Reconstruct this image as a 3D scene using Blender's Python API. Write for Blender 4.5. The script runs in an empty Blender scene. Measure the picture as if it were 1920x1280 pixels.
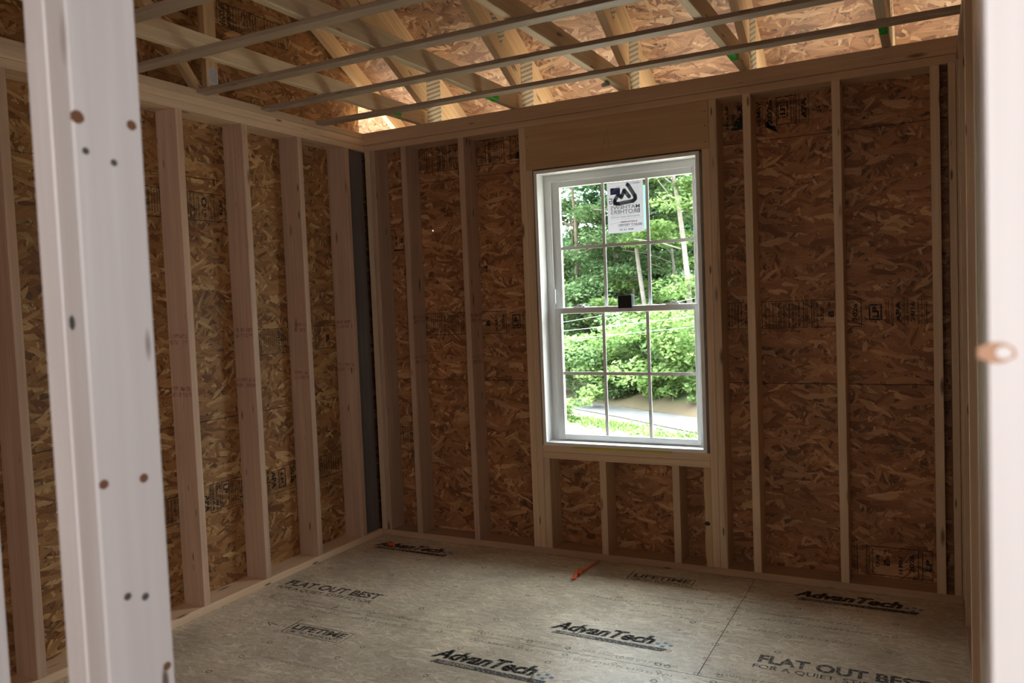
import bpy, bmesh, math, random
import numpy as np
from mathutils import Vector, Matrix

random.seed(7)
S = bpy.context.scene
COL = S.collection

# ------------------------------------------------------------------ camera
F_PX = 1506.8
cam_d = bpy.data.cameras.new('camera'); cam = bpy.data.objects.new('camera', cam_d); COL.objects.link(cam)
CP = Vector((3.11279, -4.06169, 1.43533)); YAW, PITCH, ROLL = -0.48295, -0.04827, -0.03988
_ca, _sa, _cb, _sb = math.cos(YAW), math.sin(YAW), math.cos(PITCH), math.sin(PITCH)
_f = Vector((_sa * _cb, _ca * _cb, _sb)); _r = Vector((_ca, -_sa, 0)); _u = _r.cross(_f)
_r2 = math.cos(ROLL) * _r + math.sin(ROLL) * _u; _u2 = -math.sin(ROLL) * _r + math.cos(ROLL) * _u
cam.matrix_world = Matrix(((_r2.x, _u2.x, -_f.x, CP.x), (_r2.y, _u2.y, -_f.y, CP.y), (_r2.z, _u2.z, -_f.z, CP.z), (0, 0, 0, 1)))
cam_d.sensor_width = 36; cam_d.sensor_fit = 'HORIZONTAL'; cam_d.lens = 36 * F_PX / 1920
cam_d.clip_start = 0.02; cam_d.clip_end = 300
cam_d.dof.use_dof = True; cam_d.dof.focus_distance = 4.5; cam_d.dof.aperture_fstop = 5.0
S.camera = cam

# ------------------------------------------------------------------ light
S.view_settings.view_transform = 'Standard'; S.view_settings.look = 'None'
S.view_settings.gamma = 1; S.view_settings.use_curve_mapping = False
S.view_settings.exposure = 0.4
w = bpy.data.worlds.new('World'); S.world = w; w.use_nodes = True
bg = w.node_tree.nodes['Background']; bg.inputs[1].default_value = 10.5
# overcast sky: about three times brighter overhead than at the horizon
_wt = w.node_tree.nodes.new('ShaderNodeTexCoord'); _ws = w.node_tree.nodes.new('ShaderNodeSeparateXYZ'); _wr = w.node_tree.nodes.new('ShaderNodeValToRGB')
w.node_tree.links.new(_wt.outputs['Generated'], _ws.inputs[0]); w.node_tree.links.new(_ws.outputs[2], _wr.inputs[0]); w.node_tree.links.new(_wr.outputs[0], bg.inputs[0])
_wr.color_ramp.elements[0].position = 0.0; _wr.color_ramp.elements[0].color = (0.33, 0.36, 0.38, 1)
_wr.color_ramp.elements[1].position = 0.7; _wr.color_ramp.elements[1].color = (1.05, 1.10, 1.14, 1)

def area(name, loc, target, sx, sy, power, color=(1, 1, 1)):
    d = bpy.data.lights.new(name, 'AREA'); d.shape = 'RECTANGLE'; d.size = sx; d.size_y = sy
    d.energy = power; d.color = color
    o = bpy.data.objects.new(name, d); COL.objects.link(o); o.location = loc
    o.rotation_euler = (Vector(target) - Vector(loc)).to_track_quat('-Z', 'Y').to_euler()
    return o
sd = bpy.data.lights.new('sun', 'SUN'); sd.energy = 7.0; sd.angle = math.radians(12); sd.color = (1.0, 0.96, 0.88)
sun = bpy.data.objects.new('sun', sd); COL.objects.link(sun)
sun.rotation_euler = (-Vector((0.25, -0.25, 0.93))).to_track_quat('-Z', 'Y').to_euler()
# added area lamp for an assumed, unmodelled window behind and right of the doorway
area('assumed_hall_light', (4.0, -4.4, 1.55), (3.15, -3.45, 1.4), 0.7, 1.2, 19, (0.97, 0.97, 1.0))
area('frontal_fill_light', (2.7, -7.2, 1.7), (2.7, -3.0, 1.2), 1.5, 1.5, 16, (1.0, 0.95, 0.9))  # unseen fill lamp added behind the camera for frontal light in the room
pl = area('window_portal', (1.62, 0.2, 1.39), (1.62, -1.0, 1.39), 1.0, 1.6, 1.0)
pl.data.cycles.is_portal = True

# ------------------------------------------------------------------ node helpers
def new_mat(name):
    m = bpy.data.materials.new(name); m.use_nodes = True
    nt = m.node_tree; b = nt.nodes['Principled BSDF']
    return m, nt, b
def N(nt, typ, **kw):
    n = nt.nodes.new(typ)
    for k, v in kw.items():
        setattr(n, k, v)
    return n
def L(nt, a, b): nt.links.new(a, b)
def math_n(nt, op, a, b=None, clamp=False):
    n = N(nt, 'ShaderNodeMath', operation=op); n.use_clamp = clamp
    for i, v in enumerate((a, b)):
        if v is None: continue
        if hasattr(v, 'links'): L(nt, v, n.inputs[i])
        else: n.inputs[i].default_value = v
    return n.outputs[0]
def ramp(nt, fac, stops):
    r = N(nt, 'ShaderNodeValToRGB'); e = r.color_ramp.elements
    while len(e) < len(stops): e.new(0.5)
    for el, (p, c) in zip(e, stops): el.position = p; el.color = (*c, 1)
    L(nt, fac, r.inputs[0]); return r.outputs[0]
def mixc(nt, fac, a, b, mode='MIX'):
    n = N(nt, 'ShaderNodeMix', data_type='RGBA', blend_type=mode)
    for sock, v in ((n.inputs[0], fac), (n.inputs[6], a), (n.inputs[7], b)):
        if hasattr(v, 'links'): L(nt, v, sock)
        elif isinstance(v, (int, float)): sock.default_value = v
        else: sock.default_value = (*v, 1)
    return n.outputs[2]
def flat(name, col, rough=0.5, metal=0.0, emit=None, spec=None):
    m, nt, b = new_mat(name)
    b.inputs['Base Color'].default_value = (*col, 1); b.inputs['Roughness'].default_value = rough
    b.inputs['Metallic'].default_value = metal
    if spec is not None: b.inputs['Specular IOR Level'].default_value = spec
    return m

# ------------------------------------------------------------------ materials
def lumber(name, light, dark, rough=0.55, knots=1.0, streak=0.5):
    """sawn softwood, grain along the board's local X"""
    m, nt, b = new_mat(name)
    tc = N(nt, 'ShaderNodeTexCoord'); oi = N(nt, 'ShaderNodeObjectInfo')
    off = N(nt, 'ShaderNodeVectorMath', operation='SCALE'); off.inputs[3].default_value = 37.0
    cmb = N(nt, 'ShaderNodeCombineXYZ'); 
    for i in range(3): L(nt, oi.outputs['Random'], cmb.inputs[i])
    L(nt, cmb.outputs[0], off.inputs[0])
    add = N(nt, 'ShaderNodeVectorMath', operation='ADD'); L(nt, tc.outputs['Object'], add.inputs[0]); L(nt, off.outputs[0], add.inputs[1])
    def sc(v):
        s = N(nt, 'ShaderNodeVectorMath', operation='MULTIPLY'); L(nt, add.outputs[0], s.inputs[0]); s.inputs[1].default_value = v; return s.outputs[0]
    n1 = N(nt, 'ShaderNodeTexNoise'); L(nt, sc((1.2, 60, 60)), n1.inputs['Vector']); n1.inputs['Scale'].default_value = 1; n1.inputs['Detail'].default_value = 4; n1.inputs['Distortion'].default_value = 0.6
    n2 = N(nt, 'ShaderNodeTexNoise'); L(nt, sc((1.5, 9, 9)), n2.inputs['Vector']); n2.inputs['Scale'].default_value = 1; n2.inputs['Detail'].default_value = 3; n2.inputs['Distortion'].default_value = 1.2
    g = math_n(nt, 'ADD', math_n(nt, 'MULTIPLY', n1.outputs[0], 0.55), math_n(nt, 'MULTIPLY', n2.outputs[0], 0.45))
    c = ramp(nt, g, [(0.34, dark), (0.52, tuple((a + d) / 2 for a, d in zip(light, dark))), (0.62, light)])
    # knots
    vo = N(nt, 'ShaderNodeTexVoronoi', feature='F1'); L(nt, sc((3.2, 14, 14)), vo.inputs['Vector']); vo.inputs['Scale'].default_value = 1
    rnd = N(nt, 'ShaderNodeSeparateColor'); L(nt, vo.outputs['Color'], rnd.inputs[0])
    gate = math_n(nt, 'GREATER_THAN', rnd.outputs[0], 0.60)
    k = N(nt, 'ShaderNodeMapRange'); L(nt, vo.outputs['Distance'], k.inputs[0]); k.inputs[1].default_value = 0.17; k.inputs[2].default_value = 0.06
    k.inputs[3].default_value = 0; k.inputs[4].default_value = 0.9 * knots
    kf = math_n(nt, 'MULTIPLY', k.outputs[0], gate, True)
    c2 = mixc(nt, kf, c, (0.16, 0.07, 0.03))
    vo2 = N(nt, 'ShaderNodeTexVoronoi', feature='F1'); L(nt, sc((5.5, 26, 26)), vo2.inputs['Vector']); vo2.inputs['Scale'].default_value = 1
    rnd2 = N(nt, 'ShaderNodeSeparateColor'); L(nt, vo2.outputs['Color'], rnd2.inputs[0])
    k2 = N(nt, 'ShaderNodeMapRange'); L(nt, vo2.outputs['Distance'], k2.inputs[0]); k2.inputs[1].default_value = 0.17; k2.inputs[2].default_value = 0.09
    k2.inputs[3].default_value = 0; k2.inputs[4].default_value = 0.85 * knots
    c2 = mixc(nt, math_n(nt, 'MULTIPLY', k2.outputs[0], math_n(nt, 'GREATER_THAN', rnd2.outputs[1], 0.72), True), c2, (0.09, 0.04, 0.02))
    # board to board tone
    hv = N(nt, 'ShaderNodeHueSaturation'); L(nt, c2, hv.inputs['Color'])
    L(nt, math_n(nt, 'ADD', math_n(nt, 'MULTIPLY', oi.outputs['Random'], 0.26), 0.87), hv.inputs['Value'])
    L(nt, hv.outputs[0], b.inputs['Base Color'])
    b.inputs['Roughness'].default_value = rough
    bp = N(nt, 'ShaderNodeBump'); bp.inputs['Strength'].default_value = 0.18; bp.inputs['Distance'].default_value = 0.001
    L(nt, n1.outputs[0], bp.inputs['Height']); L(nt, bp.outputs[0], b.inputs['Normal'])
    return m
M = {}
M['stud'] = lumber('spruce', (0.78, 0.58, 0.39), (0.64, 0.45, 0.29))
M['pink'] = lumber('pink_spruce', (0.63, 0.435, 0.305), (0.50, 0.325, 0.225))
M['plate'] = lumber('brown_spruce', (0.64, 0.44, 0.285), (0.52, 0.35, 0.22))
M['slot'] = lumber('dark_grey_spruce', (0.17, 0.155, 0.145), (0.12, 0.105, 0.10))  # darker, greyer tone for the board in the corner slot
M['post'] = lumber('pale_spruce', (0.82, 0.77, 0.745), (0.72, 0.665, 0.64), rough=0.30)
M['truss'] = lumber('yellow_pine', (0.74, 0.53, 0.31), (0.56, 0.37, 0.19))
M['chord'] = lumber('pale_pine', (0.70, 0.55, 0.36), (0.55, 0.41, 0.25))
M['furring'] = lumber('furring_spruce', (0.42, 0.325, 0.235), (0.33, 0.25, 0.175), knots=0.5)
M['ply'] = lumber('header_veneer', (0.62, 0.41, 0.225), (0.53, 0.335, 0.175), knots=0.35)

def osb(name, c0, c1, c2, c3, axis='X', long=0.12, wide=0.022, bump=0.4, plane='XZ', fine=0.26, rough=0.6, void=0.5):
    """oriented strand board: overlapping stretched cells, the highest cell wins.
    plane names the two coordinates that lie in the sheet; the first is the main strand direction"""
    m, nt, b = new_mat(name)
    tc = N(nt, 'ShaderNodeTexCoord')
    sp = N(nt, 'ShaderNodeSeparateXYZ'); L(nt, tc.outputs['Object'], sp.inputs[0])
    cm = N(nt, 'ShaderNodeCombineXYZ')
    L(nt, sp.outputs['XYZ'.index(plane[0])], cm.inputs[0]); L(nt, sp.outputs['XYZ'.index(plane[1])], cm.inputs[1])
    # gentle warp so the strands curl
    wn = N(nt, 'ShaderNodeTexNoise'); L(nt, cm.outputs[0], wn.inputs['Vector']); wn.inputs['Scale'].default_value = 7; wn.inputs['Detail'].default_value = 1.5
    ws = N(nt, 'ShaderNodeVectorMath', operation='MULTIPLY'); L(nt, wn.outputs['Color'], ws.inputs[0]); ws.inputs[1].default_value = (0.05, 0.05, 0)
    wa = N(nt, 'ShaderNodeVectorMath', operation='ADD'); L(nt, cm.outputs[0], wa.inputs[0]); L(nt, ws.outputs[0], wa.inputs[1])
    layers = [(5, long * 1.3, wide * 1.3, 0), (-14, long, wide, 0.0), (28, long * 0.8, wide * 0.9, 0.04), (-38, long * .75, wide, 0.07),
              (66, long * 0.6, wide * 0.8, 0.11), (-72, long * 0.45, wide * 0.7, 0.15)]
    ch = None; cr = None; cg = None; ce = None
    for i, (ang, ln, wd, pen) in enumerate(layers):
        mp = N(nt, 'ShaderNodeMapping'); mp.vector_type = 'TEXTURE'
        L(nt, wa.outputs[0], mp.inputs[0]); mp.inputs['Rotation'].default_value = (0, 0, math.radians(ang))
        mp.inputs['Location'].default_value = (1.37 * i, 2.11 * i, 0); mp.inputs['Scale'].default_value = (ln, wd, 1)
        v = N(nt, 'ShaderNodeTexVoronoi', feature='F1', voronoi_dimensions='2D'); L(nt, mp.outputs[0], v.inputs['Vector']); v.inputs['Scale'].default_value = 1
        v.inputs['Randomness'].default_value = 0.9
        sc = N(nt, 'ShaderNodeSeparateColor'); L(nt, v.outputs['Color'], sc.inputs[0])
        gn = N(nt, 'ShaderNodeTexNoise', noise_dimensions='2D'); L(nt, mp.outputs[0], gn.inputs['Vector'])
        ms = N(nt, 'ShaderNodeVectorMath', operation='MULTIPLY'); L(nt, mp.outputs[0], ms.inputs[0]); ms.inputs[1].default_value = (1.2, 6, 1); L(nt, ms.outputs[0], gn.inputs['Vector'])
        gn.inputs['Scale'].default_value = 1; gn.inputs['Detail'].default_value = 2
        # height falls off at the cell border so a strand ends there
        h = math_n(nt, 'SUBTRACT', math_n(nt, 'SUBTRACT', sc.outputs[0], pen), math_n(nt, 'MULTIPLY', v.outputs['Distance'], 0.30))
        if ch is None:
            ch, cr, cg = h, sc.outputs[1], gn.outputs[0]
        else:
            gt = math_n(nt, 'GREATER_THAN', h, ch)
            def sel(a, bb):
                mx = N(nt, 'ShaderNodeMix', data_type='FLOAT'); L(nt, gt, mx.inputs[0]); L(nt, a, mx.inputs[2]); L(nt, bb, mx.inputs[3]); return mx.outputs[0]
            nr, ng = sel(cr, sc.outputs[1]), sel(cg, gn.outputs[0])
            ch = math_n(nt, 'MAXIMUM', ch, h); cr, cg = nr, ng
    base = ramp(nt, cr, [(0.0, c0), (0.30, c1), (0.72, c2), (1.0, c3)])
    gr = N(nt, 'ShaderNodeMapRange'); L(nt, cg, gr.inputs[0]); gr.inputs[1].default_value = 0.3; gr.inputs[2].default_value = 0.7; gr.inputs[3].default_value = 1 - fine; gr.inputs[4].default_value = 1 + fine * 0.5
    shade = N(nt, 'ShaderNodeVectorMath', operation='SCALE'); L(nt, base, shade.inputs[0]); L(nt, gr.outputs[0], shade.inputs[3])
    # resin-dark voids where every strand is low
    vd = N(nt, 'ShaderNodeMapRange'); L(nt, ch, vd.inputs[0]); vd.inputs[1].default_value = 0.42; vd.inputs[2].default_value = 0.52; vd.inputs[3].default_value = void; vd.inputs[4].default_value = 1
    sh2 = N(nt, 'ShaderNodeVectorMath', operation='SCALE'); L(nt, shade.outputs[0], sh2.inputs[0]); L(nt, vd.outputs[0], sh2.inputs[3])
    # broad patches
    bn = N(nt, 'ShaderNodeTexNoise'); L(nt, cm.outputs[0], bn.inputs['Vector']); bn.inputs['Scale'].default_value = 3.0; bn.inputs['Detail'].default_value = 2
    bm = N(nt, 'ShaderNodeMapRange'); L(nt, bn.outputs[0], bm.inputs[0]); bm.inputs[1].default_value = 0.3; bm.inputs[2].default_value = 0.7; bm.inputs[3].default_value = 0.8; bm.inputs[4].default_value = 1.15
    sh3 = N(nt, 'ShaderNodeVectorMath', operation='SCALE'); L(nt, sh2.outputs[0], sh3.inputs[0]); L(nt, bm.outputs[0], sh3.inputs[3])
    L(nt, sh3.outputs[0], b.inputs['Base Color']); b.inputs['Roughness'].default_value = rough
    bp = N(nt, 'ShaderNodeBump'); bp.inputs['Strength'].default_value = bump; bp.inputs['Distance'].default_value = 0.002
    L(nt, ch, bp.inputs['Height']); L(nt, bp.outputs[0], b.inputs['Normal'])
    return m
OC = ((0.23, 0.085, 0.030), (0.38, 0.165, 0.062), (0.48, 0.225, 0.092), (0.68, 0.40, 0.20))
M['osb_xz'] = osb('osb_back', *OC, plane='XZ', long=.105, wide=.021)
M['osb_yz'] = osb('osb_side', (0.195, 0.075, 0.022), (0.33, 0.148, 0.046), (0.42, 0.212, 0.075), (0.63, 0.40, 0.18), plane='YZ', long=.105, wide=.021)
M['osb_roof'] = osb('osb_roof', (0.22, 0.09, 0.042), (0.34, 0.165, 0.078), (0.44, 0.24, 0.12), (0.62, 0.40, 0.235), plane='XY', bump=0.3, long=.125, wide=.023)
M['subfloor'] = osb('subfloor', (0.56, 0.46, 0.33), (0.65, 0.555, 0.415), (0.71, 0.62, 0.475), (0.84, 0.76, 0.62), plane='XY', long=0.055, wide=0.010, bump=0.10, fine=0.14, rough=0.42, void=0.85)

def ink(name, col, rough=0.7, cover=0.9):
    m, nt, b = new_mat(name)
    b.inputs['Base Color'].default_value = (*col, 1); b.inputs['Roughness'].default_value = rough
    tc = N(nt, 'ShaderNodeTexCoord'); n = N(nt, 'ShaderNodeTexNoise'); L(nt, tc.outputs['Object'], n.inputs['Vector']); n.inputs['Scale'].default_value = 90; n.inputs['Detail'].default_value = 3
    mr = N(nt, 'ShaderNodeMapRange'); L(nt, n.outputs[0], mr.inputs[0]); mr.inputs[1].default_value = 0.36; mr.inputs[2].default_value = 0.5; mr.inputs[3].default_value = 0.25 * cover; mr.inputs[4].default_value = cover
    L(nt, mr.outputs[0], b.inputs['Alpha']); return m
M['ink'] = ink('black_ink', (0.012, 0.010, 0.009), cover=1.0)
M['ink_floor'] = ink('floor_ink', (0.055, 0.05, 0.05), cover=0.88)
M['ink_faint'] = ink('faint_floor_ink', (0.10, 0.09, 0.08), cover=0.55)
M['ink_red'] = ink('red_ink', (0.42, 0.07, 0.075), cover=0.5)
M['ink_blue'] = ink('blue_ink', (0.10, 0.30, 0.58), cover=0.85)
M['green'] = ink('green_paint', (0.03, 0.50, 0.05), cover=1.0)
M['vinyl'] = flat('white_vinyl', (0.90, 0.93, 0.94), 0.3)
M['jamb'] = flat('primed_white_wood', (0.92, 0.92, 0.92), 0.4)
M['seam'] = flat('dark_joint', (0.05, 0.035, 0.025), 0.8)
M['black'] = flat('black_foam', (0.015, 0.016, 0.018), 0.6)
M['orange'] = flat('orange_tape', (0.85, 0.13, 0.03), 0.5)
M['yellow'] = flat('yellow_tape', (0.62, 0.55, 0.04), 0.5)
M['pvc'] = flat('grey_pvc', (0.34, 0.40, 0.36), 0.4)
M['steel'] = flat('nail_steel', (0.5, 0.5, 0.5), 0.35, 0.9)
M['white_paper'] = flat('white_label', (0.6, 0.6, 0.66), 0.7)

def galv():
    m, nt, b = new_mat('toothed_galvanised_plate')
    tc = N(nt, 'ShaderNodeTexCoord')
    mp = N(nt, 'ShaderNodeMapping'); L(nt, tc.outputs['Object'], mp.inputs[0]); mp.inputs['Rotation'].default_value = (math.radians(-22), 0, 0)
    wv = N(nt, 'ShaderNodeTexWave', wave_type='BANDS', bands_direction='Z'); L(nt, mp.outputs[0], wv.inputs['Vector']); wv.inputs['Scale'].default_value = 13
    w2 = N(nt, 'ShaderNodeTexWave', wave_type='BANDS', bands_direction='Y'); L(nt, tc.outputs['Object'], w2.inputs['Vector']); w2.inputs['Scale'].default_value = 38
    sl = math_n(nt, 'MULTIPLY', math_n(nt, 'GREATER_THAN', wv.outputs[1], 0.62), math_n(nt, 'GREATER_THAN', w2.outputs[1], 0.25))
    c = mixc(nt, sl, (0.52, 0.48, 0.36), (0.11, 0.085, 0.06)); L(nt, c, b.inputs['Base Color'])
    b.inputs['Metallic'].default_value = 0.45; b.inputs['Roughness'].default_value = 0.45
    return m
M['galv'] = galv()

def glass():
    m, nt, b = new_mat('window_glass'); nt.nodes.remove(b)
    t = N(nt, 'ShaderNodeBsdfTransparent'); t.inputs[0].default_value = (0.95, 0.98, 0.97, 1)
    g = N(nt, 'ShaderNodeBsdfGlossy'); g.inputs['Roughness'].default_value = 0.02
    mx = N(nt, 'ShaderNodeMixShader'); mx.inputs[0].default_value = 0.05
    L(nt, t.outputs[0], mx.inputs[1]); L(nt, g.outputs[0], mx.inputs[2])
    L(nt, mx.outputs[0], nt.nodes['Material Output'].inputs[0]); return m
M['glass'] = glass()
def film(name, col, transp):
    m, nt, b = new_mat(name); nt.nodes.remove(b)
    t = N(nt, 'ShaderNodeBsdfTransparent'); d = N(nt, 'ShaderNodeBsdfDiffuse'); tr = N(nt, 'ShaderNodeBsdfTranslucent')
    d.inputs[0].default_value = (*col, 1); tr.inputs[0].default_value = (*col, 1)
    a = N(nt, 'ShaderNodeMixShader'); a.inputs[0].default_value = 0.6; L(nt, d.outputs[0], a.inputs[1]); L(nt, tr.outputs[0], a.inputs[2])
    mx = N(nt, 'ShaderNodeMixShader'); mx.inputs[0].default_value = transp; L(nt, a.outputs[0], mx.inputs[1]); L(nt, t.outputs[0], mx.inputs[2])
    L(nt, mx.outputs[0], nt.nodes['Material Output'].inputs[0]); return m
M['paper'] = film('thin_white_paper', (0.50, 0.49, 0.52), 0.10)
M['film'] = film('green_film', (0.35, 0.75, 0.62), 0.45)
def leafm(name, c0, c1, c2):
    m, nt, b = new_mat(name); nt.nodes.remove(b)
    g = N(nt, 'ShaderNodeNewGeometry')
    c = ramp(nt, g.outputs['Random Per Island'], [(0.0, c0), (0.55, c1), (1.0, c2)])
    tc = N(nt, 'ShaderNodeTexCoord'); n = N(nt, 'ShaderNodeTexNoise'); L(nt, tc.outputs['Object'], n.inputs['Vector']); n.inputs['Scale'].default_value = 0.5
    mr = N(nt, 'ShaderNodeMapRange'); L(nt, n.outputs[0], mr.inputs[0]); mr.inputs[1].default_value = 0.35; mr.inputs[2].default_value = 0.65; mr.inputs[3].default_value = 0.7; mr.inputs[4].default_value = 1.25
    s = N(nt, 'ShaderNodeVectorMath', operation='SCALE'); L(nt, c, s.inputs[0]); L(nt, mr.outputs[0], s.inputs[3])
    d = N(nt, 'ShaderNodeBsdfDiffuse'); t = N(nt, 'ShaderNodeBsdfTranslucent'); L(nt, s.outputs[0], d.inputs[0]); L(nt, s.outputs[0], t.inputs[0])
    mx = N(nt, 'ShaderNodeMixShader'); mx.inputs[0].default_value = 0.42; L(nt, d.outputs[0], mx.inputs[1]); L(nt, t.outputs[0], mx.inputs[2])
    L(nt, mx.outputs[0], nt.nodes['Material Output'].inputs[0]); return m
M['leaf'] = leafm('maple_leaf', (0.055, 0.115, 0.05), (0.14, 0.235, 0.10), (0.26, 0.365, 0.18))
M['leaf2'] = leafm('beech_leaf', (0.085, 0.165, 0.05), (0.20, 0.315, 0.10), (0.35, 0.46, 0.20))
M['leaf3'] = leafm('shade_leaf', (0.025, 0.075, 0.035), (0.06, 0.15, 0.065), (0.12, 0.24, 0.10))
M['bark'] = lumber('bark', (0.30, 0.265, 0.24), (0.19, 0.16, 0.14), rough=0.9, knots=0.6)
M['bark_dark'] = lumber('dark_bark', (0.24, 0.19, 0.15), (0.12, 0.09, 0.07), rough=0.9)
def ground_mat(name, a, b2, sc=2.0, c3=None):
    m, nt, b = new_mat(name)
    tc = N(nt, 'ShaderNodeTexCoord'); n = N(nt, 'ShaderNodeTexNoise'); L(nt, tc.outputs['Object'], n.inputs['Vector']); n.inputs['Scale'].default_value = sc; n.inputs['Detail'].default_value = 6
    L(nt, ramp(nt, n.outputs[0], [(0.35, a), (0.65, b2)] if c3 is None else [(0.3, a), (0.5, b2), (0.62, c3)]), b.inputs['Base Color']); b.inputs['Roughness'].default_value = 0.95; return m
M['sand'] = ground_mat('sandy_ground', (0.38, 0.33, 0.25), (0.50, 0.445, 0.35))
M['road'] = ground_mat('pale_gravel', (0.078, 0.078, 0.082), (0.10, 0.10, 0.104), 6)
M['grass'] = ground_mat('grass', (0.22, 0.36, 0.08), (0.42, 0.52, 0.18), 5)
M['bank'] = ground_mat('dirt_and_weeds', (0.085, 0.058, 0.038), (0.095, 0.075, 0.04), 1.6, (0.06, 0.085, 0.028))
M['forest'] = ground_mat('forest_floor', (0.10, 0.12, 0.05), (0.18, 0.17, 0.09), 1.2)

# ------------------------------------------------------------------ object helpers
def link_mesh(name, verts, faces, mat, parent=None, mw=None, smooth=False):
    me = bpy.data.meshes.new(name); me.from_pydata([tuple(v) for v in verts], [], faces); me.update()
    if mat is not None: me.materials.append(mat)
    if smooth: me.shade_smooth()
    o = bpy.data.objects.new(name, me); COL.objects.link(o)
    if mw is not None: o.matrix_world = mw
    if parent is not None: attach(o, parent)
    return o
def world_mat(o):
    m = o.matrix_basis.copy()
    return world_mat(o.parent) @ m if o.parent else m
def attach(o, parent):
    wm = world_mat(o); o.parent = parent; o.matrix_parent_inverse = Matrix.Identity(4)
    o.matrix_basis = world_mat(parent).inverted() @ wm
def tag(o, label=None, cat=None, group=None, kind=None):
    if label: o['label'] = label
    if cat: o['category'] = cat
    if group: o['group'] = group
    if kind: o['kind'] = kind
    return o
def empty(name, loc, label, cat, group=None):
    o = bpy.data.objects.new(name, None); COL.objects.link(o); o.location = loc; o.empty_display_size = 0.1
    return tag(o, label, cat, group)
def frame_mat(origin, ux, uy, uz):
    return Matrix(((ux[0], uy[0], uz[0], origin[0]), (ux[1], uy[1], uz[1], origin[1]), (ux[2], uy[2], uz[2], origin[2]), (0, 0, 0, 1)))

def board_geo(Lx, wy, wz, ch=0.0022, wane=None, seed=0, seg=28):
    """long board centred in y,z, from x=0 to Lx, eased edges; wane = (edge index, amount) gnaws one edge"""
    rs = random.Random(seed); n = seg if wane else 1
    V = []; F = []
    ph = [rs.uniform(0, 6) for _ in range(4)]
    for i in range(n + 1):
        t = i / n; c = [ch] * 4
        if wane:
            e, amt = wane; s = 0.5 + 0.5 * math.sin(t * 7 + ph[0]) * math.sin(t * 17 + ph[1])
            c[e] = ch + amt * max(0, s - 0.35) * 1.6
        y, z = wy / 2, wz / 2
        cs = [(-1, -1), (1, -1), (1, 1), (-1, 1)]
        for k, (sy, sz) in enumerate(cs):
            if k % 2 == 0: p = [(sy * y, sz * (z - c[k])), (sy * (y - c[k]), sz * z)]
            else: p = [(sy * (y - c[k]), sz * z), (sy * y, sz * (z - c[k]))]
            for q in p: V.append((t * Lx, q[0], q[1]))
    for i in range(n):
        a = i * 8; b = a + 8
        for k in range(8):
            k2 = (k + 1) % 8; F.append((a + k, a + k2, b + k2, b + k))
    F.append(tuple(range(7, -1, -1))); F.append(tuple(range(n * 8, n * 8 + 8)))
    return V, F
SEED = [0]
def board(name, lo, hi, mat, label=None, cat='board', group=None, parent=None, kind=None, wane=None):
    """axis-aligned board filling the box lo..hi; the grain follows its longest side"""
    lo = Vector(lo); hi = Vector(hi); d = hi - lo; ax = max(range(3), key=lambda i: d[i]); c = (lo + hi) / 2
    SEED[0] += 1
    if ax == 2: ux, uy, uz = (0, 0, 1), (1, 0, 0), (0, 1, 0); wy, wz = d.x, d.y
    elif ax == 0: ux, uy, uz = (1, 0, 0), (0, 1, 0), (0, 0, 1); wy, wz = d.y, d.z
    else: ux, uy, uz = (0, 1, 0), (0, 0, 1), (1, 0, 0); wy, wz = d.z, d.x
    V, F = board_geo(d[ax], wy, wz, wane=wane, seed=SEED[0])
    o0 = c.copy(); o0[ax] = lo[ax]
    o = link_mesh(name, V, F, mat, parent, frame_mat(o0, ux, uy, uz))
    return tag(o, label, cat if label else None, group, kind)
def prism(name, poly, x0, x1, mat, parent=None):
    """polygon in (y,z), thickness along x; local origin at first point, local X runs along poly[0]->poly[1]"""
    a = Vector((0, poly[0][0], poly[0][1])); b = Vector((0, poly[1][0], poly[1][1])); ux = (b - a).normalized(); uz = Vector((1, 0, 0)); uy = uz.cross(ux)
    mw = frame_mat((x0, a.y, a.z), ux, uy, uz); inv = mw.inverted(); n = len(poly)
    V = [inv @ Vector((x0, y, z)) for y, z in poly] + [inv @ Vector((x1, y, z)) for y, z in poly]
    F = [tuple(range(n)), tuple(range(2 * n - 1, n - 1, -1))] + [(i, i + n, (i + 1) % n + n, (i + 1) % n) for i in range(n)]
    o = link_mesh(name, V, F, mat, None, mw)
    bm = bmesh.new(); bm.from_mesh(o.data); bmesh.ops.recalc_face_normals(bm, faces=bm.faces); bm.to_mesh(o.data); bm.free()
    if parent is not None: attach(o, parent)
    return o
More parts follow.
